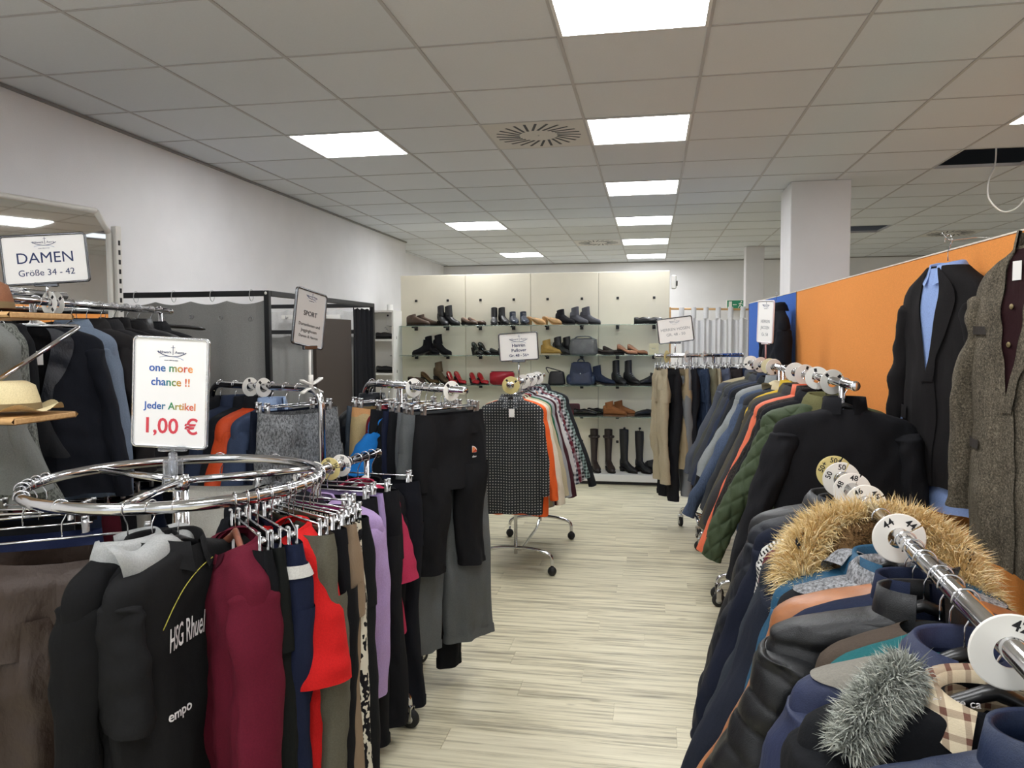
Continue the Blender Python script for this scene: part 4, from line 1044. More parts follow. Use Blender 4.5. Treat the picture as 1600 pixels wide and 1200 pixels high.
top(on_rail('B', 1.20, .02), 'brown olive work jacket with buttoned cuff', '#4b473d', **J_(seed=27, collar='fold', fx=.24, cuff='#4b473d', SL=.66))
top(on_rail('B', 1.33, .0), 'mustard yellow jacket showing a small triangle', '#c2a234', **J_(seed=28, collar='stand', W=.22, SL=.2, fx=.03, L=.5))
top(on_rail('B', 1.44, -.02), 'dark grey jacket with cream hood', '#34363a', **J_(seed=29, collar='hood', cmat='#c3b697'))
top(on_rail('B', 1.58, .02), 'washed denim jacket hanging far into the aisle', cloth('#3f4a5e', 'denim'), 'denim_jacket', **J_(seed=30, collar='shirt', L=.84, fx=.30, W=.26, SL=.68))
top(on_rail('C', .10, .0), 'pale grey anorak showing a thin strip', '#85898a', **J_(seed=31, collar='stand', SL=.5))
top(on_rail('C', .24, .02), 'black anorak behind the denim jacket', '#202226', **J_(seed=32, collar='fold', W=.265))
top(on_rail('C', .40, -.02), 'navy blouson on the dark jacket rail', '#293042', **J_(seed=33, collar='stand'))
top(on_rail('C', .56, .0), 'anthracite blouson on the dark jacket rail', '#3c3f45', **J_(seed=34, collar='fold', W=.26))
top(on_rail('C', .72, .02), 'dark olive grey blouson on the dark jacket rail', '#42433f', **J_(seed=35, collar='fold'))
top(on_rail('C', .90, .0), 'blue grey jacket with beige shoulders nearest the trousers', '#4a4e57', **J_(seed=36, collar='stand', yoke='#9c937b', W=.265))

# ------------------------------------------------------------------ trousers on the far rail (D)
GD = 'men trousers on the far rail'
for i, (d, lab, mt, L_, kw) in enumerate((
    (.02, 'beige chinos at the aisle end of the trouser rail', cloth('#a89c84'), .92, {}),
    (.09, 'black trousers right behind the beige chinos', '#1d1d20', 1.06, {}),
    (.16, 'khaki trousers with rolled hem', satin('#9b8a6c', .7, .8), .80, {}),
    (.20, 'mid grey trousers hanging below the khaki pair', '#77797b', 1.02, {}),
    (.26, 'black jeans between the khaki and blue pairs', '#212227', 1.02, {}),
    (.33, 'mid blue jeans on the trouser rail', cloth('#303c52', 'denim'), .94, {}),
    (.39, 'olive trousers beside the mid blue jeans', '#6d6a58', 1.0, {}),
    (.45, 'cream trousers on the trouser rail', '#a79f88', 1.0, {}),
    (.53, 'slate blue cargo trousers with flap pockets', '#545b6e', 1.0, dict(pocketflaps='#545b6e')),
    (.61, 'dark brown trousers beyond the cargo pair', '#2d2728', 1.0, {}),
    (.68, 'navy jeans at the partition end of the trouser rail', cloth('#26304a', 'denim'), 1.0, {}))):
    bottoms(on_rail('D', d+.03, (-.08, .06, .1, -.05)[i % 4]), lab, mt, L=L_, W=.195, th=.034, seed=40+i, group=GD, **kw)

# ------------------------------------------------------------------ pullovers and shirts on the aisle rail (M)
GM = 'men tops on the aisle rail'
K = dict(group=GM, W=.215, L=.74, SL=.60, fx=.05, th=.055, r0=.056, r1=.042)
def K_(**k): d = dict(K); d.update(k); return d
DOTS = cloth('#2e3032', 'dots', c2='#a3a39e', scale=170, wrinkle=.5)
top(on_rail('M', .06, YAW*.6), 'black shirt printed with small white dots', DOTS, 'dotted_shirt', 'shirt', **K_(collar='shirt', cmat=cloth('#4a4c50', 'dots', c2='#b5b5b0', scale=200, wrinkle=.3), front='placket', fmat=DOTS, buttons=6, tagp=(.01, -.155), fx=.03, L=.76, th=.05, seed=50, fold=.008, r0=.054, SL=.56))
top(on_rail('M', .14), 'bright orange sweatshirt behind the dotted shirt', '#d95e2b', 'sweatshirt', 'sweatshirt', **K_(W=.225, L=.78, collar='round', seed=51, fx=.07))
top(on_rail('M', .22), 'cream white sweatshirt behind the orange one', '#cfc5b2', 'sweatshirt', 'sweatshirt', **K_(W=.23, L=.78, collar='round', seed=52, fx=.10, SL=.64))
top(on_rail('M', .31), 'beige knit pullover beside the cream sweatshirt', '#b3a88c', 'pullover', 'pullover', **K_(W=.225, L=.76, collar='round', seed=53, fx=.12))
top(on_rail('M', .39), 'dark green pullover with red collar', '#1f5a40', 'pullover', 'pullover', **K_(collar='round', cmat='#8f2c35', seed=54, SL=.5, W=.22, fx=.08))
top(on_rail('M', .47), 'light grey pullover beyond the green one', '#96989c', 'pullover', 'pullover', **K_(W=.225, L=.80, collar='round', seed=55, fx=.12, SL=.64))
top(on_rail('M', .56), 'dark maroon pullover on the aisle rail', '#3f2028', 'pullover', 'pullover', **K_(W=.225, L=.80, collar='round', seed=56, fx=.14, SL=.66))
top(on_rail('M', .66), 'white pullover with peach collar', '#bdbcbc', 'pullover', 'pullover', **K_(collar='round', cmat='#c98d72', seed=57, fx=.13, SL=.5))
top(on_rail('M', .74), 'navy and white checked shirt', cloth('#1c2335', 'check', c2='#c7c8cb', scale=190), 'checked_shirt', 'shirt', **K_(collar='shirt', seed=58, fx=.15, L=.80))
top(on_rail('M', .83), 'burgundy shirt with white flecks', cloth('#5a1d29', 'plaid', c2='#8f7f84', scale=120), 'flecked_shirt', 'shirt', **K_(collar='shirt', seed=59, fx=.16, L=.78))
top(on_rail('M', .92), 'black and white checked shirt', cloth('#1b1c1f', 'check', c2='#b9bcbd', scale=230), 'checked_shirt', 'shirt', **K_(W=.225, collar='shirt', seed=60, fx=.16, L=.76))
top(on_rail('M', 1.00), 'pale green grey checked shirt', cloth('#2c3634', 'check', c2='#8ba09c', scale=260), 'checked_shirt', 'shirt', **K_(W=.23, collar='shirt', seed=61, fx=.18, L=.78))
top(on_rail('M', 1.10), 'black overshirt at the far end of the aisle rail', '#222427', 'overshirt', 'shirt', **K_(W=.24, collar='fold', seed=62, fx=.21, L=.80, SL=.68, r0=.066))

# ------------------------------------------------------------------ blazers under the DAMEN sign (E)
GE = 'women blazers on the tall rail'
K = dict(group=GE, W=.225, L=.66, SL=.58, fx=.06, th=.055, hem=.235)
top(on_rail('E', .01), 'pale grey cardigan at the picture edge', '#7c7f7c', 'cardigan', 'cardigan', **K_(W=.15, r0=.045, r1=.035, collar='none', seed=70, hang='white', L=.6, fx=.02))
top(on_rail('E', .16), 'plain black top beside the grey cardigans', cloth('#17181b'), 'blouse', 'blouse', **K_(W=.11, SL=0, seed=71, collar='none', hang='wire', L=.5))
top(on_rail('E', .10), 'grey knit cardigan behind the slanted chrome arm', cloth('#6d706b', 'melange'), 'cardigan', 'cardigan', **K_(W=.12, r0=.04, r1=.035, fx=.0, seed=72, collar='none', hang='wood'))
top(on_rail('E', .37, .54), 'black blazer with white price tag under the DAMEN sign', cloth('#181a21', wrinkle=.7), 'blazer', 'blazer', **K_(W=.24, hem=.27, L=.70, seed=74, collar='none', cmat=satin('#20232b', .5), front='lapel', fmat='#0b0b0d', hang='white', tagp=(.0, -.20), fx=.08, SL=.64))
top(on_rail('E', .62), 'light blue grey shirt behind the black blazer', '#6f7c8e', 'blouse', 'blouse', **K_(W=.19, seed=75, collar='shirt', hang='black', L=.74, fx=.05))
top(on_rail('E', .74), 'brown black jacket on a pale hanger', '#262425', 'blazer', 'blazer', **K_(seed=76, collar='fold', hang='white'))
top(on_rail('E', .86), 'charcoal blazer behind the price sign', '#2b2b2e', 'blazer', 'blazer', **K_(seed=77, collar='fold', hang='black'))
top(on_rail('E', .98), 'black velvet jacket behind the price sign', '#1b1a1c', 'blazer', 'blazer', **K_(seed=78, collar='stand', hang='clear'))
top(on_rail('E', 1.10), 'dark jacket with a rust inner strip', '#201f21', 'blazer', 'blazer', **K_(seed=79, collar='fold', front='zip', fmat='#a4613f', hang='wood'))
top(on_rail('E', 1.22), 'black satin jacket near the curtain', satin('#1d1d20', .45), 'blazer', 'blazer', **K_(seed=80, collar='stand', hang='black', W=.235))
top(on_rail('E', 1.36), 'black wool jacket at the curtain end of the tall rail', '#1c1c1f', 'blazer', 'blazer', **K_(seed=81, collar='fold', hang='black', W=.245))
GL = 'garments on the lower bar of the tall rail'
for i, (d, lab, c_, kw) in enumerate((
    (.08, 'black skirt on the lower bar nearest the wooden boards', '#17181c', dict(skirt=True)), (.22, 'dark denim skirt on the lower bar', '#1f2638', dict(skirt=True)), (.36, 'burgundy trousers on the lower bar', '#4a1621', {}),
    (.50, 'black trousers on the lower bar beside the burgundy pair', '#18181b', {}), (.64, 'off-white trousers on the lower bar', '#a7a39a', {}), (.78, 'navy trousers on the lower bar', '#1d2335', {}),
    (.92, 'anthracite trousers on the lower bar', '#2a2b30', {}), (1.06, 'black wide trousers near the curtain on the lower bar', '#16171a', {}))):
    bottoms(on_rail('L', d, .25), lab, c_, 'skirt' if kw else 'trousers', 'skirt' if kw else 'trousers', W=.20, L=.62 if kw else .82, th=.05, seed=170+i, group=GL, hemo=.24, legw=.11, hemw=.10, **kw)
hanger('black', on_rail('E', 1.46, .9) @ Matrix.Rotation(-.35, 4, 'Y'), 'hanging empty and tilted before the grey curtain')

# ------------------------------------------------------------------ sportswear rails (F, G, H)
GF = 'sportswear in front of the cubicle'
top(on_rail('F', .74, .1), 'black blazer beside the price sign on the gate rail', '#17181c', 'blazer', 'blazer', group=GF, W=.22, L=.66, seed=90, collar='fold', hang='wire', th=.055)
top(on_rail('F', .62, .0), 'navy sports jacket on the gate rail', '#2b3347', 'sports_jacket', 'jacket', group=GF, W=.23, L=.70, seed=91, collar='stand', fx=.12)
top(on_rail('F', .52, .0), 'black sports jacket beside the orange one', '#1c1e23', 'sports_jacket', 'jacket', group=GF, W=.22, L=.70, seed=92, collar='stand', fx=.06)
top(on_rail('F', .44, -.05), 'orange red sports jacket on the gate rail', cloth('#c9481f', rough=.6), 'sports_jacket', 'jacket', group=GF, W=.225, L=.74, seed=93, collar='stand', cmat='#1b1c20', fx=.11)
top(on_rail('F', .34, .0), 'slate blue track jacket with light blue collar', '#39445c', 'track_jacket', 'jacket', group=GF, W=.22, L=.72, seed=94, collar='stand', cmat='#8fa3c4', fx=.09, hang='white')
bottoms(on_rail('F', .24), 'dark navy sweatpants beside the grey shorts', '#171c2a', 'sweatpants', L=.86, W=.19, seed=95, group=GF)
bottoms(on_rail('F', .15, -.10), 'grey melange sweat shorts on the gate rail', cloth('#6f7173', 'melange'), 'sweat_shorts', 'shorts', L=.52, W=.205, legw=.11, hemw=.115, th=.05, seed=96, group=GF, band_h=.06, fly=False, gathers=.004)

GG = 'sports trousers beside the aisle'
def ell(t, hips):
    x, z = .115, -.285; y = front_y(hips, x, z)-.006
    an = np.linspace(0, math.pi/2, 9); o = 0
    def wedge(r0, r1, a0, a1, mat, nm, dy):
        a = np.linspace(a0, a1, 8); L = [[(x-.015+r*math.cos(q), y-dy, z+r*math.sin(q)) for q in a] for r in (r0, r1)]
        obj(nm, mesh_of(nm, *loft(L, False), False, mat), t)
    wedge(.0005, .030, 0, math.pi/2, WHITEINK, 'logo_patch', 0)
    wedge(.001, .026, .10, .75, plain('logo_red', '#b8402c', .6), 'logo_patch', .0012); wedge(.001, .026, .80, 1.5, plain('logo_orange', '#e08a4a', .6), 'logo_patch', .0012)
    obj('lettering', text_mesh('ellesse', .0115, WHITEINK, .0004), t, (x, y-.001, z-.018), (math.pi/2, 0, 0))
bottoms(on_rail('G', .11, .06), 'black sports trousers with small orange half-ball logo', '#19191b', 'sports_trousers', W=.185, L=.69, legw=.084, hemw=.07, th=.04, seed=100, group=GG, band_h=.10, fly=False, logo_fn=ell, sag=.01, rise=.33)
bottoms(on_rail('G', .18, .0), 'wide grey trousers hanging below the black sports trousers', cloth('#5b5e5f', wrinkle=.6), 'wide_trousers', W=.20, L=1.06, legw=.115, hemw=.135, th=.045, seed=101, group=GG, flare=.03)
bottoms(on_rail('G', .245, .0), 'slim mid grey leggings beside the wide grey pair', '#5d6063', 'leggings', L=.9, W=.18, legw=.07, hemw=.06, seed=102, group=GG, fly=False)
bottoms(on_rail('G', .30, .0), 'black long trousers almost touching the floor', '#18191c', L=1.22, W=.19, legw=.08, hemw=.065, seed=103, group=GG)
bottoms(on_rail('G', .35, .0), 'navy sweatpants on the aisle gate rail', '#1d2236', 'sweatpants', L=.95, W=.19, seed=104, group=GG, fly=False)
top(on_rail('G', .41, .0), 'black tee shirt between navy and beige trousers', '#17181a', 'tee_shirt', 'shirt', W=.18, L=.66, SL=.26, short=True, r0=.06, r1=.08, fx=.03, seed=105, group=GG, collar='round', hang='wire')
bottoms(on_rail('G', .46, .0), 'black training trousers beside the beige cargo pair', '#1a1b1f', 'training_trousers', L=.9, W=.19, seed=106, group=GG, fly=False)
top(on_rail('G', .47, -.1), 'bright blue tee shirt with sleeve poking out', '#1f6fb8', 'tee_shirt', 'shirt', W=.19, L=.56, SL=.24, short=True, r0=.07, r1=.10, fx=.07, seed=107, group=GG, collar='round', hang='white')
top(on_rail('G', .55, -.05), 'dark red tee shirt under the bright blue one', '#6d1f28', 'tee_shirt', 'shirt', W=.16, L=.74, SL=.24, short=True, r0=.06, r1=.07, fx=.02, seed=108, group=GG, collar='round', hang='wire')
bottoms(on_rail('G', .62, .0), 'beige cargo trousers with orange waist label', '#a8946c', 'cargo_trousers', L=.8, W=.195, th=.05, seed=109, group=GG, band_mat=cloth('#b98a5c'))
bottoms(on_rail('G', .70, .0), 'blue grey sweatpants near the left rail bend', '#47505a', 'sweatpants', L=.9, W=.18, seed=110, group=GG, fly=False)
top(on_rail('G', .78, .1), 'black rain jacket with neon yellow lining', cloth('#1c1f24', rough=.4), 'rain_jacket', 'jacket', W=.2, L=.7, SL=.5, seed=111, group=GG, collar='stand', front='open', fmat='#b7cf1f', hang='wire', th=.05)

GH = 'garments on the short clip rail'
bottoms(on_rail('H', .04, .05), 'dark blue jeans with visible side stitching', cloth('#1e2a47', 'denim'), 'jeans', L=.66, W=.2, legw=.11, hemw=.105, th=.045, seed=120, group=GH, stripe='#2f4166')
top(on_rail('H', .12, .06), 'lilac sweatshirt on the short clip rail', '#a78fbb', 'sweatshirt', 'sweatshirt', W=.265, L=.66, SL=.62, fx=.0, seed=121, group=GH, collar='round', hang='wire', th=.06)
bottoms(on_rail('H', .20, .0), 'black flared trousers reaching the floor', '#18181b', 'flared_trousers', L=.93, W=.2, legw=.1, hemw=.12, th=.05, seed=122, group=GH)
bottoms(on_rail('H', .27, .0), 'lilac crinkled trousers clipped by the waist', satin('#a08bbd', .7, 1.2), L=.62, W=.19, seed=123, group=GH)
bottoms(on_rail('H', .35, .0), 'black straight trousers in front of the pink tee', '#19191c', L=.92, W=.215, legw=.11, hemw=.105, th=.05, seed=124, group=GH)
top(on_rail('H', .43, .0), 'raspberry pink tee shirt edge between black trousers', '#a72f4d', 'tee_shirt', 'shirt', W=.185, L=.6, SL=.30, short=True, r0=.06, r1=.07, fx=.04, seed=125, group=GH, collar='round', hang='wire')
top(on_rail('H', .49, .0), 'black top on a white hanger behind the pink tee', '#151519', 'tee_shirt', 'shirt', W=.175, L=.78, SL=.24, short=True, r0=.05, r1=.055, fx=.01, seed=126, group=GH, collar='round', hang='white')
bottoms(on_rail('H', .55, .0), 'midnight trousers at the far end of the clip rail', '#15161c', L=.95, W=.21, th=.045, seed=127, group=GH)

# ------------------------------------------------------------------ the circular rack
GR = 'bargain garments on the circular rack'
bottoms(on_ring(-99, 24), 'brown satin trousers clipped on the circular rack', satin('#35271f', .58, 1.3), 'satin_trousers', W=.25, L=.98, legw=.15, hemw=.15, th=.05, seed=130, group=GR, sag=.04, band_h=.05, fold=.014)
bottoms(on_ring(-128, 20), 'navy trousers behind the brown satin pair', '#1d2440', W=.19, L=.8, seed=131, group=GR)
def hoodie(t, Lp):
    print_on(Lp, 'EU', .085, GREYINK, -.02, -.43, .0, .001, parent=t, back=True, cond=.8); print_on(Lp, 'UE', .07, GREYINK, -.01, -.52, .0, .001, parent=t, back=True, cond=.8)
top(on_ring(-74, 257), 'black hoodie with pale grey hood on the circular rack', '#131314', 'hoodie', 'sweatshirt', W=.205, L=.74, SL=.60, fx=.0, th=.06, seed=132, group=GR, collar='hood', cmat=cloth('#9b9c9b', wrinkle=.7), hang='clear', extra=hoodie)
top(on_ring(-66, 70), 'black button shirt squeezed beside the team polo', '#161617', 'shirt', 'shirt', W=.17, L=.74, SL=.3, short=True, r0=.05, r1=.055, fx=.0, seed=133, group=GR, collar='shirt', hang='wood')
def polo(t, Lp):
    print_on(Lp, 'HSG Rhuel', .085, WHITEINK, -.04, -.31, .05, .0006, parent=t, shear=.1, cond=.35)
    m = [(x, front_y(Lp, x, z)-.005, z) for x, z in ((-.125, -.275), (-.09, -.225), (-.05, -.185), (.0, -.155), (.05, -.14))]
    obj('yellow_piping', mesh_of('yellow_piping', *tube(smooth_path(m, 24), .0014, 5), True, plain('yellow_thread', '#b9b04a', .7)), t)
    print_on(Lp, 'empo', .036, WHITEINK, -.075, -.50, .0, .001, parent=t)
top(on_ring(-57.5, 71), 'black team polo with white lettering on the circular rack', '#1a1a1b', 'team_polo', 'shirt', W=.235, L=.86, SL=.32, short=True, r0=.062, r1=.07, fx=-.02, th=.05, seed=134, group=GR, collar='shirt', hang='black', extra=polo, fold=.006)
top(on_ring(-38, -56), 'burgundy sweatshirt with open round neck on the circular rack', cloth('#591526', wrinkle=.6), 'sweatshirt', 'sweatshirt', W=.225, L=.80, SL=.60, fx=.03, th=.085, r0=.062, seed=135, group=GR, collar='round', hang='wood', neck=.09, slope=1.05, front='vneck', fmat='#3a0c1a')
bottoms(on_ring(-33, -58), 'black trousers with white price tag on the circular rack', '#121316', L=.9, W=.2, th=.04, seed=136, group=GR, tagp=(-.02, -.11))
bottoms(on_ring(-29, -56), 'black green sweatpants beside the navy pair', '#161817', 'sweatpants', L=.92, W=.2, th=.04, seed=137, group=GR, fly=False)
def whiteband(t, hips): obj('white_waist_stripe', mesh_of('white_waist_stripe', *strip(hips, (.20, .32), 0.0, .999, .006, 40), True, cloth('#c9c8c4')), t)
bottoms(on_ring(-23, -54), 'navy sweatpants with white waist stripe', '#1a2036', 'sweatpants', L=.96, W=.205, th=.05, legw=.1, seed=138, group=GR, fly=False, logo_fn=whiteband)
top(on_ring(-14, -48), 'bright red tee shirt on the circular rack', '#c01f1f', 'tee_shirt', 'shirt', W=.19, L=.84, SL=.32, short=True, r0=.065, r1=.085, fx=.03, th=.055, seed=139, group=GR, collar='round', hang='wire')
bottoms(on_ring(-11, -46), 'olive grey trousers with zip fly', cloth('#5b584c', wrinkle=1.2), W=.205, L=1.0, th=.05, legw=.105, hemw=.1, seed=140, group=GR)
bottoms(on_ring(-4, -42), 'black wrinkled trousers beside the taupe pair', '#151518', W=.2, L=.98, th=.045, seed=141, group=GR)
bottoms(on_ring(2, -38), 'taupe trousers with rolled stitched hem', satin('#84705a', .65, .9), W=.2, L=.80, th=.045, legw=.09, seed=142, group=GR)
bottoms(on_ring(6, -36), 'black and white zebra print skirt', cloth('#17171a', 'zebra', c2='#cfc9b8', scale=26), 'zebra_skirt', 'skirt', W=.2, L=.98, hemo=.23, th=.045, seed=143, group=GR, skirt=True)
bottoms(on_ring(12, -32), 'black shorts with gathered elastic waist', '#17181a', 'elastic_shorts', 'shorts', W=.205, L=.86, th=.05, legw=.105, hemw=.1, seed=144, group=GR, band_h=.08, fly=False, gathers=.006)
bottoms(on_ring(24, -24), 'magenta trousers lying across the back of the ring', '#86285f', W=.15, L=.6, seed=145, group=GR)
top(on_ring(75, -10), 'dark blouse at the back of the circular rack', '#1a1b20', 'blouse', 'blouse', W=.2, L=.6, SL=.4, seed=146, group=GR, collar='none', hang='clear')
bottoms(on_ring(105, 0), 'white skirt at the back of the circular rack', '#a9a79f', 'skirt', 'skirt', W=.17, L=.5, skirt=True, hemo=.2, seed=147, group=GR)
for k, ph_ in enumerate((-148, -156, -164, -171)):
    hanger('clip', on_ring(ph_, None), ('hanging empty, first from the brown satin trousers', 'hanging empty, second from the brown satin trousers', 'hanging empty, third from the brown satin trousers', 'hanging empty, fourth from the brown satin trousers')[k])

# ------------------------------------------------------------------ jackets hung over the partition
def over(p, x, deg): return Matrix.Translation((x, p, 1.955)) @ Matrix.Rotation(math.radians(deg), 4, 'Z')
GP = 'jackets hung on the partition'
M1 = over(3.14, 1.085, -74)
SH = cloth('#8ea5d6', wrinkle=.5)
top(M1 @ Matrix.Translation((0, 0, -.010)), 'light blue shirt worn inside the black suit jacket', SH, 'dress_shirt', 'shirt', tk=.72, W=.215, hem=.205, L=.90, SL=.67, fx=.058, th=.036, fold=.002, r0=.034, r1=.040, seed=150, group=GP, collar='shirt', hang=None, slope=1.5)
top(M1, 'black suit jacket over a light blue shirt, orange partition', cloth('#1f1d1e', wrinkle=.35), 'suit_jacket', 'suit jacket', W=.235, L=.82, SL=.62, fx=.05, th=.064, r0=.066, r1=.055, seed=151, group=GP, collar='none', front='lapel', fmat=SH, hang='black', pockets=True, slope=1.5, neck=.085, fold=.006)
M2 = over(2.47, 1.10, -77)
def tweed_x(t, Lp):
    lm = leather('#2b2521', .6)
    for s in (-1, 1):
        obj('pocket_welt', mesh_of('pocket_welt', *strip(Lp, (.69, .715), s*.06, s*.15, .008), True, lm), t)
    obj('pocket_welt', mesh_of('pocket_welt', *strip(Lp, (.36, .385), -.13, -.05, .008), True, lm), t)
    add_buttons(Lp, t, [-.27, -.38], plain('horn_button', '#8a7a58', .35, .4), x=-.012, r=1.6)
for yy, px_, lb in ((3.14, 1.085, 'chrome wire hooking the suit hanger over the partition edge'), (2.47, 1.10, 'chrome wire hooking the tweed jacket hanger over the partition edge')):
    xe = PA[0]+(PB[0]-PA[0])*(yy-PA[1])/(PB[1]-PA[1])
    tag(obj('edge_hook', mesh_of('edge_hook', *tube(bent([(xe+.047, yy, 1.90), (xe+.047, yy, 1.96), (xe-.012, yy, 1.965), (px_, yy, 1.955), (px_-.022, yy, 1.985)], .015), .002, 6), True, CHROME)), lb, 'hook')
TW = cloth('#5d564a', 'tweed', wrinkle=.4)
top(M2, 'brown grey tweed jacket on the orange partition', TW, 'tweed_jacket', 'jacket', W=.25, L=.94, SL=.70, fx=.07, th=.075, r0=.075, r1=.06, seed=152, group=GP, collar='stand', cmat=TW, front='lapel', fmat='#2a1518', hang='black', slope=1.5, extra=tweed_x, fold=.008, tagp=(.0, -.14))
top(Matrix.Translation((.96, 6.34, 1.93)) @ Matrix.Rotation(math.radians(-80), 4, 'Z'), 'dark jacket with hanging scarf on the blue partition', '#1c1e24', 'jacket', 'jacket', W=.22, L=.8, SL=.6, fx=.05, th=.05, seed=153, group=GP, collar='fold', hang='wire', slope=2.0)
# ------------------------------------------------------------------ cream shoe wall
CREAM = paint('cream_laminate', '#e8e1cd', .5, .02); WHITEL = plain('white_laminate', '#dedcd6', .4)
SX = [-2.90, -2.12, -1.355, -.585, .20]; SY = 8.76; SF = 8.40
t = thing('shoe_wall', 'cream panelled shoe wall with glass shelves at the aisle end', 'shelf unit', ((SX[0]+SX[-1])/2, SY, 0))
ox = (SX[0]+SX[-1])/2
for i in range(4): obj('panel', mesh_of('panel', *box(SX[i]-ox+.002, SX[i+1]-ox-.002, 0, .03, .10, 2.34, .003), False, CREAM), t)
obj('back_board', mesh_of('back_board', *box(SX[0]-ox+.01, SX[-1]-ox-.01, .03, .05, .05, 2.33), False, plain('board_dark', '#6b655a', .7)), t)
obj('plinth', mesh_of('plinth', *box(SX[0]-ox, SX[-1]-ox, SF-SY, 0, .04, .115, .004), False, WHITEL), t)
obj('plinth_recess', mesh_of('plinth_recess', *box(SX[0]-ox+.03, SX[-1]-ox-.03, SF-SY+.05, 0, 0, .04), False, BLACKP), t)
ZS = [1.748, 1.415, 1.082, .742]; G0 = SY-.33
hk = MB(); hk.add(*box(-.014, .014, -.006, 0, -.014, .014, .002)); hk.add(*tube([(0, -.004, 0), (0, -.02, 0)], .005, 8)); hk_me = hk.mesh('socket', DARKMETAL, False)
br = MB(); br.add(*box(-.012, .012, -.16, 0, -.022, -.007, .002)); br.add(*box(-.018, .018, -.03, 0, -.05, -.004, .002)); br_me = br.mesh('bracket', DARKMETAL, False)
HX = [-2.71, -2.33, -1.94, -1.55, -1.16, -.77, -.37, .03]
for x in HX:
    obj('socket', hk_me, t, (x-ox, 0, 2.045)); obj('socket', hk_me, t, (x-ox, 0, .43))
    for z in ZS: obj('bracket', br_me, t, (x-ox, 0, z))
for z in ZS:
    for a, b in ((SX[0]-.03, SX[2]-.002), (SX[2]+.002, SX[-1]-.02)): obj('glass_shelf', mesh_of('glass_shelf', *box(a-ox, b-ox, G0-SY, -.012, z-.008, z, .0015), False, GLASS), t)
# white round post and box at the shelf's left end
tag(obj('round_post', mesh_of('round_post', *tube([(-2.985, 8.62, 0), (-2.985, 8.62, 2.0)], .035, 16), True, WHITEL)), 'white round post at the end of the shoe wall', 'post')
t2 = thing('wall_socket_box', 'small white box with dark knob on the round white post', 'box', (-2.95, 8.53, 1.75))
obj('housing', mesh_of('housing', *box(-.04, .04, -.03, .05, 0, .17, .006), False, WHITEL), t2); obj('knob', mesh_of('knob', *ellipsoid((-.02, -.035, .12), (.012, .01, .012), 6, 8), True, DARKMETAL), t2)

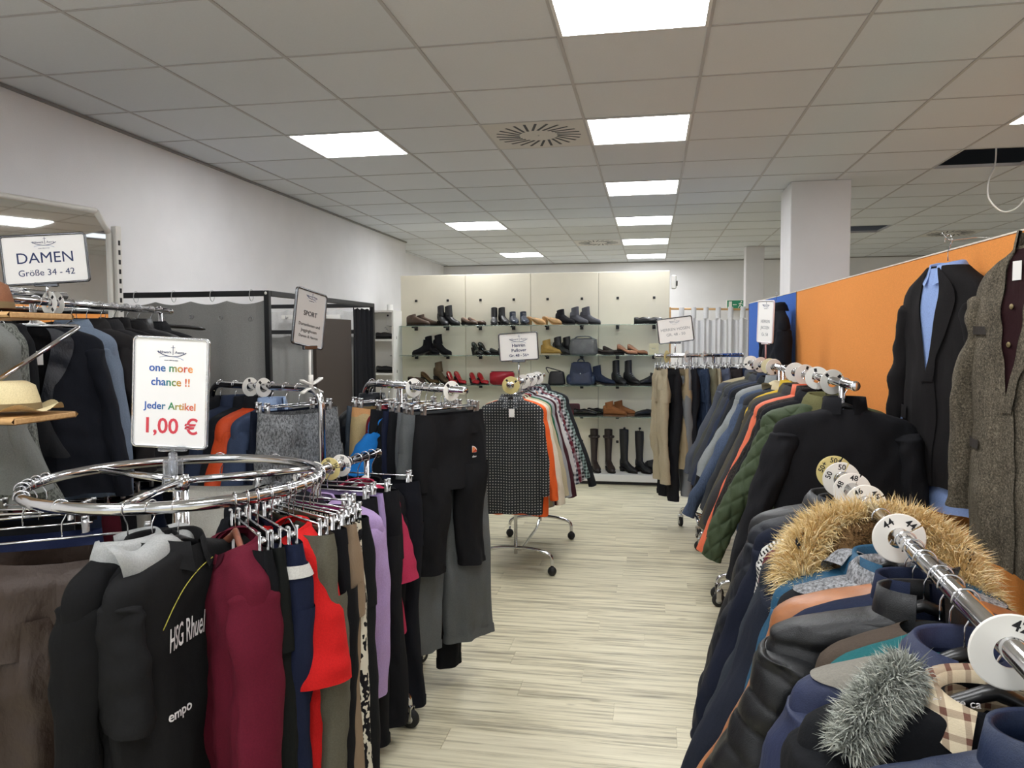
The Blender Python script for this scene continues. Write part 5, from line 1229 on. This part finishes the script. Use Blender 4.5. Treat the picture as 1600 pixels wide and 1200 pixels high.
# ------------------------------------------------------------------ shoes
def interp(s, xs, ys): return np.interp(s, xs, ys)
_shoe = {}
def shoe_parts(kind, mat, hh, L, shaft, sole_mat, wide, lin_mat):
    key = (kind, mat.name, hh, L, shaft, wide, sole_mat.name, lin_mat.name if lin_mat else None, id(mat))
    if key in _shoe: return _shoe[key]
    n, m = 26, 18; s = np.linspace(0, 1, n); th_ = np.linspace(0, 2*np.pi, m, endpoint=False)
    x = (s-.5)*L; so = .010 if hh > .03 else .016
    b = so+hh*(1-np.clip((s-.12)/.55, 0, 1)**1.0*(3-2*np.clip((s-.12)/.55, 0, 1))*np.clip((s-.12)/.55, 0, 1)) if hh > 0 else np.full(n, so)
    w = interp(s, [0, .04, .15, .4, .68, .85, .95, 1], [.012, .024, .030, .030, .041, .036, .022, .004])*wide
    if kind in ('pump', 'flat'):
        tp = b+interp(s, [0, .05, .25, .45, .65, .8, .95, 1], [.058, .062, .040, .030, .040, .042, .028, .012])
    elif kind == 'loafer':
        tp = b+interp(s, [0, .05, .25, .42, .60, .8, .95, 1], [.056, .062, .050, .062, .056, .044, .032, .014])
    elif kind == 'clog':
        tp = b+interp(s, [0, .3, .45, .62, .8, .95, 1], [.012, .012, .05, .065, .055, .032, .012])
    else:
        tp = b+interp(s, [0, .05, .25, .40, .55, .75, .92, 1], [.09, .10, .10, .095, .074, .052, .038, .014])
    h = np.maximum((tp-b)/2, .003); c = (tp+b)/2
    cs, sn = np.cos(th_), np.sin(th_)
    Lp = np.stack([np.repeat(x[:, None], m, 1), w[:, None]*sgnpow(cs, .8)[None], c[:, None]+h[:, None]*sgnpow(sn, .75)[None]], -1)
    P = [('upper', mesh_of('upper', *loft(Lp, True, True, True), True, mat))]
    sl = np.stack([np.stack([x, w*1.05*k, b-so*q], -1) for q in (0., 1.) for k in (1, -1)], 1)[:, [0, 1, 3, 2]]
    P.append(('sole', mesh_of('sole', *loft(sl, True, True, True), False, sole_mat)))
    if hh > .012:
        hx0, hx1 = x[0]+.006, x[0]+(.058 if kind in ('boot', 'clog', 'loafer', 'tall') else .038); k = .55 if kind == 'pump' else .85
        lv = []
        for q in (0, .5, 1):
            z = (b[2]-.004)*(1-q); ww = .026*wide*(1-(1-k)*q); a = hx0+.010*q; e = hx1-(hx1-hx0)*(1-k)*q
            lv.append([(a, -ww, z), (e, -ww, z), (e, ww, z), (a, ww, z)])
        P.append(('heel', mesh_of('heel', *loft(lv, True, True, True), False, sole_mat)))
    if shaft > 0:
        lv = []; z0 = b[4]+.05; zt = b[4]+shaft
        for q in np.linspace(0, 1, 14):
            z = z0+(zt-z0)*q; k = 1 if shaft < .25 else interp(q, [0, .25, .7, 1], [.92, .95, 1.22, 1.25])
            lx = .046*k*(1+.10*(1-q)**3*2); ly = .036*k; cx_ = x[0]+.058+(.012 if shaft < .25 else .02*q*0)-.006*q
            lv.append([(cx_+lx*math.cos(a), ly*math.sin(a), z+.012*math.cos(a)*(q if shaft < .25 else 0)) for a in th_])
        lv = np.array(lv); P.append(('shaft', mesh_of('shaft', *loft(lv, True, True, False), True, mat)))
        inn = lv[-1].copy(); ce = inn.mean(0); P.append(('opening', mesh_of('opening', *loft([ce+(inn-ce)*.94-[0, 0, .004], ce+(inn-ce)*.02-[0, 0, .006]]), False, plain('shoe_inside_dark', '#17140f', .9) if not lin_mat else lin_mat)))
    elif kind != 'boot':
        r = [(.04, .52) if kind != 'clog' else (.02, .42)][0]; a = np.linspace(0, 2*np.pi, 22, endpoint=False)
        sx_ = r[0]+(r[1]-r[0])*(.5-.5*np.cos(a)); xx = (sx_-.5)*L; ww = interp(sx_, s, w)*.80*np.sin(a); zz = interp(sx_, s, tp)+.0012
        ring = np.stack([xx, ww, zz], -1); ce = ring.mean(0)
        P.append(('lining', mesh_of('lining', *loft([ring, ce+(ring-ce)*.6-[0, 0, .012], ce+(ring-ce)*.05-[0, 0, .014]]), True, lin_mat or plain('shoe_lining_dark', '#2a2320', .8))))
    _shoe[key] = P; return P
def shoe(label, x, y, z, rz, kind='boot', mat=None, hh=.0, L=.26, shaft=0.0, sole=None, wide=1.0, lining=None, extra=None, group=None, name='shoe', tilt=0.0):
    t = thing(name, label, 'shoe', (x, y, z), rz, group or 'shoes on the shoe wall')
    if tilt: t.rotation_euler = (0, tilt, rz)
    for nm, me in shoe_parts(kind, mat, hh, L, shaft, sole or SOLE, wide, lining): obj(nm, me, t)
    if extra: extra(t)
    return t
SOLE = plain('dark_sole', '#1d1a18', .6); TANSOLE = plain('tan_sole', '#b59468', .6); YSOLE = plain('pale_sole', '#b7a98c', .6)
BL = leather('#1c1c1e', .45); SU = cloth('#1e1e21', wrinkle=.2); PAT = plain('patent_black', '#0f0f11', .08, coat=.6); BRN = leather('#4a372a', .5); DKB = leather('#2c211d', .5)
GRY = cloth('#54545a', wrinkle=.2); NAVY = leather('#2c3442', .3); TAN = leather('#b08a5c', .55); SUEDE = cloth('#8a5a37', wrinkle=.15); RED = plain('red_patent', '#b01c28', .15, coat=.4); NUDE = leather('#a9765c', .4); OLV = leather('#5b4a33', .55); YEL = leather('#b08d45', .5); BURG = leather('#5a1e28', .4); NUDEL = plain('nude_lining', '#a77a5c', .7); PALE = plain('pale_insole', '#c39a7c', .7)
def laces(t):
    m = MB()
    for k in range(5): m.add(*tube([(-.010+.017*k, -.02, .125-.017*k), (-.012+.017*k, 0, .133-.018*k), (-.010+.017*k, .02, .125-.017*k)], .0022, 5))
    obj('laces', m.mesh('laces', plain('grey_laces', '#8d8f93', .7)), t)
def bow(t): obj('bow', mesh_of('bow', *ellipsoid((.055, 0, .062), (.014, .03, .010), 6, 10), True, DKB), t)
def buckle(t): obj('buckle', mesh_of('buckle', *box(.03, .05, -.022, .022, .066, .072, .002), False, STEEL), t)
def band_h(t): obj('cuff_strap', mesh_of('cuff_strap', *tube([(-.072+.060*math.cos(a), .050*math.sin(a), .385) for a in np.linspace(0, 2*np.pi, 20)], .016, 8), True, DKB), t, label='turned-down boot cuff')
yS = 8.585
R1, R2, R3, R4, RB = ZS[0], ZS[1], ZS[2], ZS[3], .115
def S(lab, x, row, rz, **k): shoe(lab, x, k.pop('y', yS), row+.0004, rz, **k)
F = 0.0      # toe towards +x
S('brown ankle shoe, larger, at the left end of the top shelf', -2.62, R1, -.15, kind='boot', mat=BRN, L=.29, shaft=.11, wide=1.1, y=8.54)
S('brown ankle shoe half hidden behind its twin, top shelf', -2.56, R1, -.1, kind='boot', mat=BRN, L=.28, shaft=.11, wide=1.0, y=8.66)
S('black heeled bootie, first from the brown ankle shoes', -2.345, R1, -.9, kind='boot', mat=BL, hh=.05, L=.24, shaft=.165, name='bootie')
S('black heeled bootie, second from the brown ankle shoes', -2.235, R1, -.5, kind='boot', mat=BL, hh=.05, L=.24, shaft=.165, name='bootie')
S('dark brown court shoe beside the black booties', -2.03, R1, -.5, kind='pump', mat=BRN, hh=.02, L=.24, lining=NUDEL, name='court_shoe')
S('dark brown court shoe overlapping the panel joint', -1.955, R1, -.35, kind='pump', mat=BRN, hh=.02, L=.24, lining=NUDEL, name='court_shoe', y=8.64)
S('slim black chelsea boot pointing at the viewer', -1.745, R1, -1.4, kind='boot', mat=BL, hh=.035, L=.24, shaft=.15, name='ankle_boot')
S('slim black ankle boot beside the laced pair', -1.635, R1, -1.0, kind='boot', mat=BL, hh=.03, L=.25, shaft=.15, name='ankle_boot')
S('shiny dark laced boot nearest the slim black boots', -1.52, R1, -1.2, kind='boot', mat=NAVY, L=.26, shaft=.13, wide=1.15, extra=laces, name='laced_boot')
S('shiny dark laced boot next to the wooden wedge clogs', -1.40, R1, -1.2, kind='boot', mat=NAVY, L=.26, shaft=.13, wide=1.1, extra=laces, name='laced_boot')
for k, (x, l) in enumerate(((-1.265, 'tan wedge clog nearest the laced boots'), (-1.085, 'tan wedge clog nearest the black slipper'))):
    S(l, x, R1, -.35, kind='clog', mat=TAN, hh=.075, L=.24, sole=plain('clog_wood', '#b78f5d', .55), lining=PALE, name='wedge_clog')
S('black suede slipper shoe standing on the top shelf', -.94, R1, -.6, kind='boot', mat=SU, L=.27, shaft=.13, hh=.02, wide=1.05, name='slipper_shoe')
S('dark grey bootie, first of its pair', -.785, R1, -.6, kind='boot', mat=GRY, hh=.03, L=.25, shaft=.145, name='bootie')
S('dark grey bootie, second of its pair', -.66, R1, -.4, kind='boot', mat=GRY, hh=.03, L=.25, shaft=.145, name='bootie')
S('black loafer alone near the end of the top shelf', -.06, R1, -.15, kind='loafer', mat=BL, L=.25, extra=buckle, name='loafer', y=8.55)
S('black loafer with buckle behind its twin', .06, R1, -.2, kind='loafer', mat=BL, L=.25, extra=buckle, name='loafer', y=8.66)
S('black slouchy suede bootie at the left of the second shelf', -2.59, R2, -2.5, kind='boot', mat=SU, hh=.03, L=.25, shaft=.12, wide=1.15, name='bootie')
S('black suede bootie, middle of three on the second shelf', -2.49, R2, -.6, kind='boot', mat=SU, hh=.03, L=.25, shaft=.165, name='bootie', y=8.63)
S('black high-heeled suede bootie on the second shelf', -2.35, R2, -.35, kind='boot', mat=SU, hh=.07, L=.25, shaft=.15, wide=1.05, name='bootie')
S('black pump with high heel, front one', -1.945, R2, -.9, kind='pump', mat=PAT, hh=.075, L=.23, name='pump')
S('black pump with high heel, rear one', -1.87, R2, -.7, kind='pump', mat=PAT, hh=.075, L=.23, name='pump', y=8.66)
S('flat black ballerina nearer the pumps', -1.70, R2, -.5, kind='flat', mat=BL, L=.24, name='ballerina')
S('flat black ballerina nearer the framed sign', -1.61, R2, -.4, kind='flat', mat=BL, L=.24, name='ballerina', y=8.65)
S('burgundy boot partly behind the framed sign', -1.50, R2, -1.0, kind='boot', mat=BURG, L=.25, shaft=.17, hh=.03, name='bootie')
S('tan yellow laced boot beside the framed sign', -1.09, R2, -.25, kind='boot', mat=YEL, L=.26, shaft=.15, sole=YSOLE, name='laced_boot', extra=laces)
S('black ankle boot, first beside the grey handbag', -.985, R2, -.7, kind='boot', mat=BL, hh=.03, L=.25, shaft=.15, name='ankle_boot')
S('black ankle boot, second beside the grey handbag', -.885, R2, -.6, kind='boot', mat=BL, hh=.03, L=.25, shaft=.15, name='ankle_boot', y=8.64)
S('dark brown shoe with bow nearer the handbag', -.52, R2, -.3, kind='flat', mat=DKB, L=.25, hh=.02, extra=bow, name='bow_shoe', y=8.56)
S('dark brown shoe with bow nearer the nude pumps', -.41, R2, -.3, kind='flat', mat=DKB, L=.25, hh=.02, extra=bow, name='bow_shoe', y=8.66)
S('nude pump, front one of the pair', -.255, R2, -.4, kind='pump', mat=NUDE, hh=.045, L=.24, lining=NUDEL, name='pump')
S('nude pump, rear one of the pair', -.145, R2, -.4, kind='pump', mat=NUDE, hh=.045, L=.24, lining=NUDEL, name='pump', y=8.66)
S('brown heeled mule at the left of the third shelf', -2.66, R3, -.3, kind='clog', mat=BRN, hh=.06, L=.24, lining=PALE, name='mule')
S('snake patterned brown pump on the third shelf', -2.50, R3, -.3, kind='pump', mat=cloth('#5c4a33', 'melange'), hh=.07, L=.25, lining=NUDEL, name='pump')
S('olive brown heeled bootie on the third shelf', -2.37, R3, -.35, kind='boot', mat=OLV, hh=.08, L=.24, shaft=.16, name='bootie', y=8.64)
S('red patent pump, first from the olive bootie', -2.245, R3, -.9, kind='pump', mat=RED, hh=.075, L=.23, lining=NUDEL, name='pump')
S('red patent pump, second from the olive bootie', -2.145, R3, -.8, kind='pump', mat=RED, hh=.075, L=.23, lining=NUDEL, name='pump')
S('red peep pump, third from the olive bootie', -1.98, R3, -1.0, kind='pump', mat=RED, hh=.06, L=.23, lining=PALE, name='pump')
S('red peep pump right beside the red clutch', -1.88, R3, -.9, kind='pump', mat=RED, hh=.06, L=.23, lining=PALE, name='pump')
S('navy chelsea boot beside the navy backpack', -.52, R3, -.3, kind='boot', mat=cloth('#2b3244', wrinkle=.2), hh=.025, L=.28, shaft=.17, wide=1.15, name='chelsea_boot')
S('black high boot, nearer the chelsea boot', -.345, R3, -1.0, kind='boot', mat=BL, hh=.03, L=.27, shaft=.22, wide=1.15, name='high_boot', extra=laces)
S('black high boot, nearer the beige chinos', -.205, R3, -.9, kind='boot', mat=BL, hh=.03, L=.27, shaft=.22, wide=1.1, name='high_boot', extra=laces)
S('black low shoe half hidden by the beige chinos', -.02, R3, -2.6, kind='boot', mat=BL, L=.26, shaft=.11, name='low_shoe')
S('black patent loafer, front one on the fourth shelf', -.71, R4, -.2, kind='loafer', mat=PAT, L=.27, extra=buckle, name='loafer', y=8.54)
S('black patent loafer, rear one on the fourth shelf', -.57, R4, -.2, kind='loafer', mat=PAT, L=.27, extra=buckle, name='loafer', y=8.66)
S('cognac suede desert boot, front one', -.385, R4, -.25, kind='boot', mat=SUEDE, L=.27, shaft=.14, sole=leather('#6d4528', .6), wide=1.05, name='desert_boot', y=8.55)
S('cognac suede desert boot, rear one', -.29, R4, -.25, kind='boot', mat=SUEDE, L=.27, shaft=.14, sole=leather('#6d4528', .6), wide=1.05, name='desert_boot', y=8.67)
S('black shoe on the fourth shelf beside the beige chinos', -.05, R4, -2.7, kind='loafer', mat=BL, L=.27, name='low_shoe')
S('dark brown knee boot with turned cuff, first', -.60, RB, -1.25, kind='tall', mat=DKB, hh=.03, L=.26, shaft=.42, extra=band_h, name='knee_boot')
S('dark brown knee boot with turned cuff, second', -.44, RB, -1.25, kind='tall', mat=DKB, hh=.03, L=.26, shaft=.42, extra=band_h, name='knee_boot')
def shaper(t): obj('boot_shaper', mesh_of('boot_shaper', *lathe([(.003, .41), (.003, .45), (.014, .455), (.014, .47), (.004, .475)], 10), True, BLACKP), t, (-.07, 0, .02))
S('black leather knee boot with boot shaper knob', -.235, RB, -.75, kind='tall', mat=BL, hh=.04, L=.26, shaft=.42, name='knee_boot', extra=shaper)
S('black knee boot half hidden by the beige chinos', -.075, RB, -.9, kind='tall', mat=BL, hh=.04, L=.26, shaft=.40, name='knee_boot', extra=shaper)
S('black low boot on the plinth beside the trousers', .06, RB, -.4, kind='boot', mat=BL, L=.26, shaft=.12, name='low_boot')

# ------------------------------------------------------------------ bags on the shoe wall
def puff(w, d, h, taper=.85, n=16, m=28, p=.45):
    th_ = np.linspace(0, 2*np.pi, m, endpoint=False); L = []
    for q in np.linspace(0, 1, n):
        e = (1-abs(2*q-1)**6)**.5*.12+.88 if 0 < q < 1 else .80
        k = (1-(1-taper)*q)*e; L.append([(w/2*k*c, d/2*k*s, h*q) for c, s in zip(sgnpow(np.cos(th_), p), sgnpow(np.sin(th_), p))])
    return loft(L, True, True, True)
t = thing('handbag', 'slouchy grey leather handbag on the second shelf', 'handbag', (-.735, 8.56, R2))
GB_ = leather('#5a5c5d', .35)
obj('body', mesh_of('body', *puff(.33, .13, .185, .86), True, GB_), t)
for s in (-.04, .04): obj('handle', mesh_of('handle', *tube(smooth_path([(-.1, s, .175), (-.07, s*1.2, .20), (0, s*1.2, .205), (.07, s*1.2, .20), (.1, s, .175)], 18), .006, 8), True, GB_), t)
for x in (-.1, .1): obj('ring', mesh_of('ring', *tube(np.array([(x+.012*math.cos(a), -.052, .14+.012*math.sin(a)) for a in np.linspace(0, 6.28, 14)]), .002, 6), True, STEEL), t)
obj('side_strap', mesh_of('side_strap', *box(.125, .145, -.068, .068, .01, .175, .006), False, GB_), t)
t = thing('backpack', 'navy leather backpack with flap on the third shelf', 'backpack', (-.765, 8.58, R3)); NB = leather('#27314a', .4)
obj('body', mesh_of('body', *puff(.29, .15, .255, .72), True, NB), t)
fl = [[(x, -.078+.02*q-.004*math.cos(x*20), .245-.12*q*(1-.25*(x/.1)**2)) for x in np.linspace(-.10, .10, 12)] for q in np.linspace(0, 1, 8)]
obj('flap', mesh_of('flap', *loft(np.array(fl)+[0, -.004, 0], False), True, NB), t)
obj('clasp', mesh_of('clasp', *ellipsoid((0, -.072, .128), (.008, .006, .008), 6, 8), True, STEEL), t)
obj('top_handle', mesh_of('top_handle', *tube(smooth_path([(-.035, 0, .25), (-.03, 0, .275), (0, 0, .29), (.03, 0, .275), (.035, 0, .25)], 14), .006, 8), True, NB), t)
for s in (-1, 1): obj('side_pocket', mesh_of('side_pocket', *ellipsoid((s*.13, -.01, .06), (.035, .06, .06), 8, 12), True, NB), t)
t = thing('shoulder_bag', 'small black shoulder bag beside the navy backpack', 'handbag', (-1.035, 8.58, R3))
obj('body', mesh_of('body', *puff(.20, .10, .15, .8), True, BL), t); obj('strap', mesh_of('strap', *tube(smooth_path([(-.09, 0, .13), (-.12, 0, .19), (-.06, .02, .18), (.05, 0, .15)], 16), .006, 6), True, BL), t)
t = thing('clutch_bag', 'bright red rectangular clutch on the third shelf', 'handbag', (-1.66, 8.60, R3)); RC_ = plain('red_clutch_leather', '#a81f2e', .35)
obj('body', mesh_of('body', *loft([[(x*.275, y_, .072+z*.145) for x, z in rr(1, 1, .18)] for y_ in (-.03, -.022, .022, .03)], True, True, True), True, RC_), t)
obj('zip_edge', mesh_of('zip_edge', *tube([(-.13, 0, .146), (.13, 0, .146)], .004, 6), True, DARKMETAL), t)
t = thing('purse', 'small burgundy purse beside the patent loafers', 'handbag', (-.855, 8.60, R4))
obj('body', mesh_of('body', *puff(.16, .07, .13, .95), True, BURG), t); obj('flap', mesh_of('flap', *box(-.07, .07, -.04, -.034, .06, .125, .003), False, leather('#35131a', .4)), t)
t = thing('shoe_box', 'cream carton stack at the end of the second shelf', 'box', (.03, 8.57, R2))
BX = plain('cream_carton', '#d9d2ae', .7)
for k in range(3): obj('carton', mesh_of('carton', *box(-.05, .05, -.06, .06, .001+k*.042, .040+k*.042, .002), False, BX), t)
obj('print', text_mesh('BASIC', .018, GREYINK), t, (0, -.0605, .068), (math.pi/2, 0, 0))

# ------------------------------------------------------------------ narrow white bookcase with shoes behind the cubicle
t = thing('bookcase', 'narrow white open bookcase behind the black curtain', 'shelf unit', (-3.0, 8.25, 0))
for nm, b in (('side_panel', box(-.18, -.16, 0, .3, 0, 1.9)), ('side_panel', box(.16, .18, 0, .3, 0, 1.9)), ('back_panel', box(-.16, .16, .28, .30, .05, 1.9)), ('shelf', box(-.16, .16, 0, .28, 1.58, 1.6)), ('shelf', box(-.16, .16, 0, .28, 1.2, 1.22)), ('shelf', box(-.16, .16, 0, .28, .8, .82)), ('shelf', box(-.16, .16, 0, .28, .4, .42)), ('top_panel', box(-.18, .18, 0, .3, 1.9, 1.92))):
    obj(nm, mesh_of(nm, *b, False, WHITEL), t)
shoe('black laced shoe on the narrow white bookcase', -2.95, 8.38, 1.6004, -.2, 'loafer', BL, L=.27, extra=laces, group='shoes on the bookcase')
shoe('black slip-on shoe on the lower bookcase shelf', -2.95, 8.38, 1.2204, -.2, 'loafer', BL, L=.27, group='shoes on the bookcase')

# ------------------------------------------------------------------ fitting cubicle with grey curtains
GCURT = cloth('#9c9c99', wrinkle=.6); BCURT = cloth('#1d1e21', wrinkle=.6)
t = thing('cubicle_frame', 'black tube frame of the curtained fitting cubicle', 'fitting room', (-2.2, 4.2, 0))
def bar(nm, a, b, w=.016): 
    a, b = np.array(a, float), np.array(b, float); lo, hi = np.minimum(a, b)-w, np.maximum(a, b)+w
    obj(nm, mesh_of(nm, *box(*[q for p in zip(lo, hi) for q in p], .003), False, BLACKTUBE), t)
bar('post', (0, 0, 0), (0, 0, 1.87)); bar('post', (0, 1.72, 0), (0, 1.72, 1.87)); bar('front_bar', (-1.0, 0, 1.87), (-.034, 0, 1.87)); bar('side_bar', (0, .034, 1.87), (0, 1.69, 1.87))
bar('rear_bar', (-1.0, 1.72, 1.87), (-.034, 1.72, 1.87)); bar('middle_bar', (-.9, 1.6, 1.66), (-.034, 1.6, 1.66)); bar('post', (-.98, 0, 0), (-.98, 0, 1.84))
for x in (-.85, -.6, -.35, -.1): obj('curtain_ring', mesh_of('curtain_ring', *tube(np.array([(x, .024*math.cos(a), 1.86+.034*math.sin(a)) for a in np.linspace(0, 6.28, 14)]), .0022, 6), True, STEEL), t)
for x in (-1.0, -.02): obj('bolt', mesh_of('bolt', *ellipsoid((x if x < -.5 else 0, -.02, 1.87), (.009, .004, .009), 6, 8), True, WHITEP), t)
def curtain(name, label, p, q, z0, z1, mat, waves, amp, header=None, seed=0, eyelets=0):
    p, q = np.array(p), np.array(q); L_ = np.linalg.norm(q-p); a = math.atan2(*(q-p)[::-1]); c = thing(name, label, 'curtain', (p[0], p[1], 0), a)
    rs = np.random.RandomState(seed); n = 110; x = np.linspace(0, L_, n); ph = rs.rand(4)*6; Lv = []
    for s in np.linspace(0, 1, 26):
        y_ = amp*(.35+.65*s)*(np.sin(x/L_*waves*6.28+ph[0]+.4*s)+.4*np.sin(x/L_*waves*2.3*6.28+ph[1]-.8*s))
        zt = z1-.02*np.abs(np.sin(x/L_*4*3.14))*(1-s)
        Lv.append(np.stack([x, y_, zt*(1-s)+z0*s], -1))
    obj('drape', mesh_of('drape', *loft(Lv, False), True, mat), c)
    if header: obj('header_tape', mesh_of('header_tape', *loft(np.array(Lv[:4])+np.array([0, -.006, 0]), False), True, header), c)
    for k in range(eyelets):
        i = int((k+.5)/eyelets*n); v = Lv[1][i]; e = np.array([(v[0]+.012*math.cos(b), v[1]-.004, v[2]-.02+.012*math.sin(b)) for b in np.linspace(0, 6.28, 12)])
        obj('eyelet', mesh_of('eyelet', *tube(e, .003, 6), True, STEEL), c)
    return c
curtain('grey_curtain', 'smooth grey front curtain of the fitting cubicle', (-3.17, 4.215), (-2.23, 4.215), .1, 1.83, GCURT, 3, .010, seed=1, eyelets=5)
curtain('grey_curtain', 'grey inner curtain with white header tape in the cubicle', (-3.1, 5.86), (-2.25, 5.86), .1, 1.84, GCURT, 5, .014, cloth('#c9c8c6'), seed=2)
curtain('black_curtain', 'gathered black curtain at the cubicle entrance', (-2.2, 5.50), (-2.2, 5.90), .08, 1.84, BCURT, 4, .035, seed=3)
t = thing('door_panel', 'dark brown board leaning at the cubicle entrance', 'board', (-2.215, 4.86, 0))
obj('board', mesh_of('board', *box(-.014, .014, 0, .62, .02, 1.745, .003), False, plain('dark_brown_board', '#3b322c', .55)), t); obj('pull_handle', mesh_of('pull_handle', *box(.014, .022, .25, .33, .98, .992, .002), False, STEEL), t)
t = thing('grey_coat_pair', 'flat grey garment shape behind the front curtain', 'curtain', (-2.6, 4.35, 0)); bpy.data.objects.remove(t)
# front hook rail visible inside
t = thing('hook_strip', 'short strip of white coat hooks inside the cubicle', 'coat hooks', (-2.62, 5.80, 1.78))
obj('strip', mesh_of('strip', *box(-.30, .2, -.008, .008, -.015, .015, .002), False, WHITEL), t)
for k in range(4): obj('hook', mesh_of('hook', *tube(smooth_path([(-.24+k*.11, -.008, 0), (-.24+k*.11, -.04, -.015), (-.24+k*.11, -.05, .01)], 10), .004, 6), True, STEEL), t)

# ------------------------------------------------------------------ mirror on a slotted stand by the side wall
ma = math.atan2(.436, .113); p0 = np.array([-3.13, 2.38]); ML = 1.32
t = thing('wall_mirror', 'large framed mirror with a cut corner by the white wall', 'mirror', (p0[0], p0[1], 0), ma)
ol = [(0, .45), (ML-.01, .45), (ML-.01, 2.16), (ML-.08, 2.265), (0, 2.265)]
obj('mirror_glass', mesh_of('mirror_glass', *loft([[(x, y_, z) for x, z in ol] for y_ in (-.006, .006)], True, True, True), False, MIRROR), t)
FR = plain('white_frame', '#cfcdc6', .4)
for a, b in zip(ol, ol[1:]+ol[:1]): obj('frame_bar', mesh_of('frame_bar', *tube([(a[0], -.004, a[1]), (b[0], -.004, b[1])], .016, 8), True, FR), t)
t = thing('slotted_upright', 'white slotted shelf upright at the mirror edge', 'upright', (-2.785, 3.67, 0), ma)
obj('post', mesh_of('post', *box(0, .032, -.02, .02, 0, 2.20, .002), False, WHITEL), t); obj('foot', mesh_of('foot', *box(-.03, .06, -.2, .2, 0, .05, .004), False, WHITEL), t)
for k in range(22): obj('slot', mesh_of('slot', *box(.010, .022, -.0215, -.018, 1.05+k*.05, 1.075+k*.05), False, BLACKP), t)

# ------------------------------------------------------------------ wooden shelf stand with hats at the picture edge
t = thing('shelf_stand', 'wooden board display stand cut by the picture edge', 'display stand', (-2.28, 2.13, 0))
obj('post', mesh_of('post', *tube([(0, .1, 0), (0, .1, 1.85)], .018, 12), True, CHROME), t)
for z in (1.348, 1.668):
    o = obj('board', mesh_of('board', *loft([[(-.42, y_, z+dz), (.41, y_, z+dz)] for y_, dz in ((-.13, .002), (-.142, .010), (-.13, .02), (.12, .02), (.132, .01), (.12, .0), (-.13, 0))], False), True, WOOD), t)
    obj('board_end', mesh_of('board_end', *box(.405, .412, -.13, .12, z+.001, z+.019, .004), False, WOOD), o)
obj('base_plate', mesh_of('base_plate', *box(-.2, .2, -.1, .3, 0, .03, .006), False, WHITEL), t)
def hat(label, loc, crown, brim, mat, wob):
    t = thing('straw_hat' if wob else 'felt_hat', label, 'hat', loc); th_ = np.linspace(0, 2*np.pi, 60, endpoint=False)
    pr = [(.001, .105), (crown*.55, .104), (crown*.85, .09), (crown, .045), (crown*1.05, .012)]
    obj('crown', mesh_of('crown', *loft([[(r*math.cos(a), r*.86*math.sin(a), z) for a in th_] for r, z in pr]), True, mat), t)
    obj('brim', mesh_of('brim', *loft([[((crown*1.03+(brim-crown)*q)*math.cos(a), (crown*1.03+(brim-crown)*q)*.86*math.sin(a), .013+wob*q*math.sin(a*6)+wob*q) for a in th_] for q in (0, .35, .7, 1)]), True, mat), t)
    obj('hat_band', mesh_of('hat_band', *loft([[(r*math.cos(a), r*.865*math.sin(a), z) for a in th_] for r, z in ((crown*1.055, .014), (crown*1.03, .036))]), True, plain('hat_band_dark', '#7a6848', .8)), t)
hat('cream straw hat with wavy brim on the lower wooden board', (-2.00, 2.13, 1.369), .085, .15, cloth('#d2c39b', wrinkle=.4), .012)
hat('brown felt hat on the upper wooden board', (-2.10, 2.14, 1.689), .09, .14, cloth('#8a5f48', wrinkle=.2), .0)
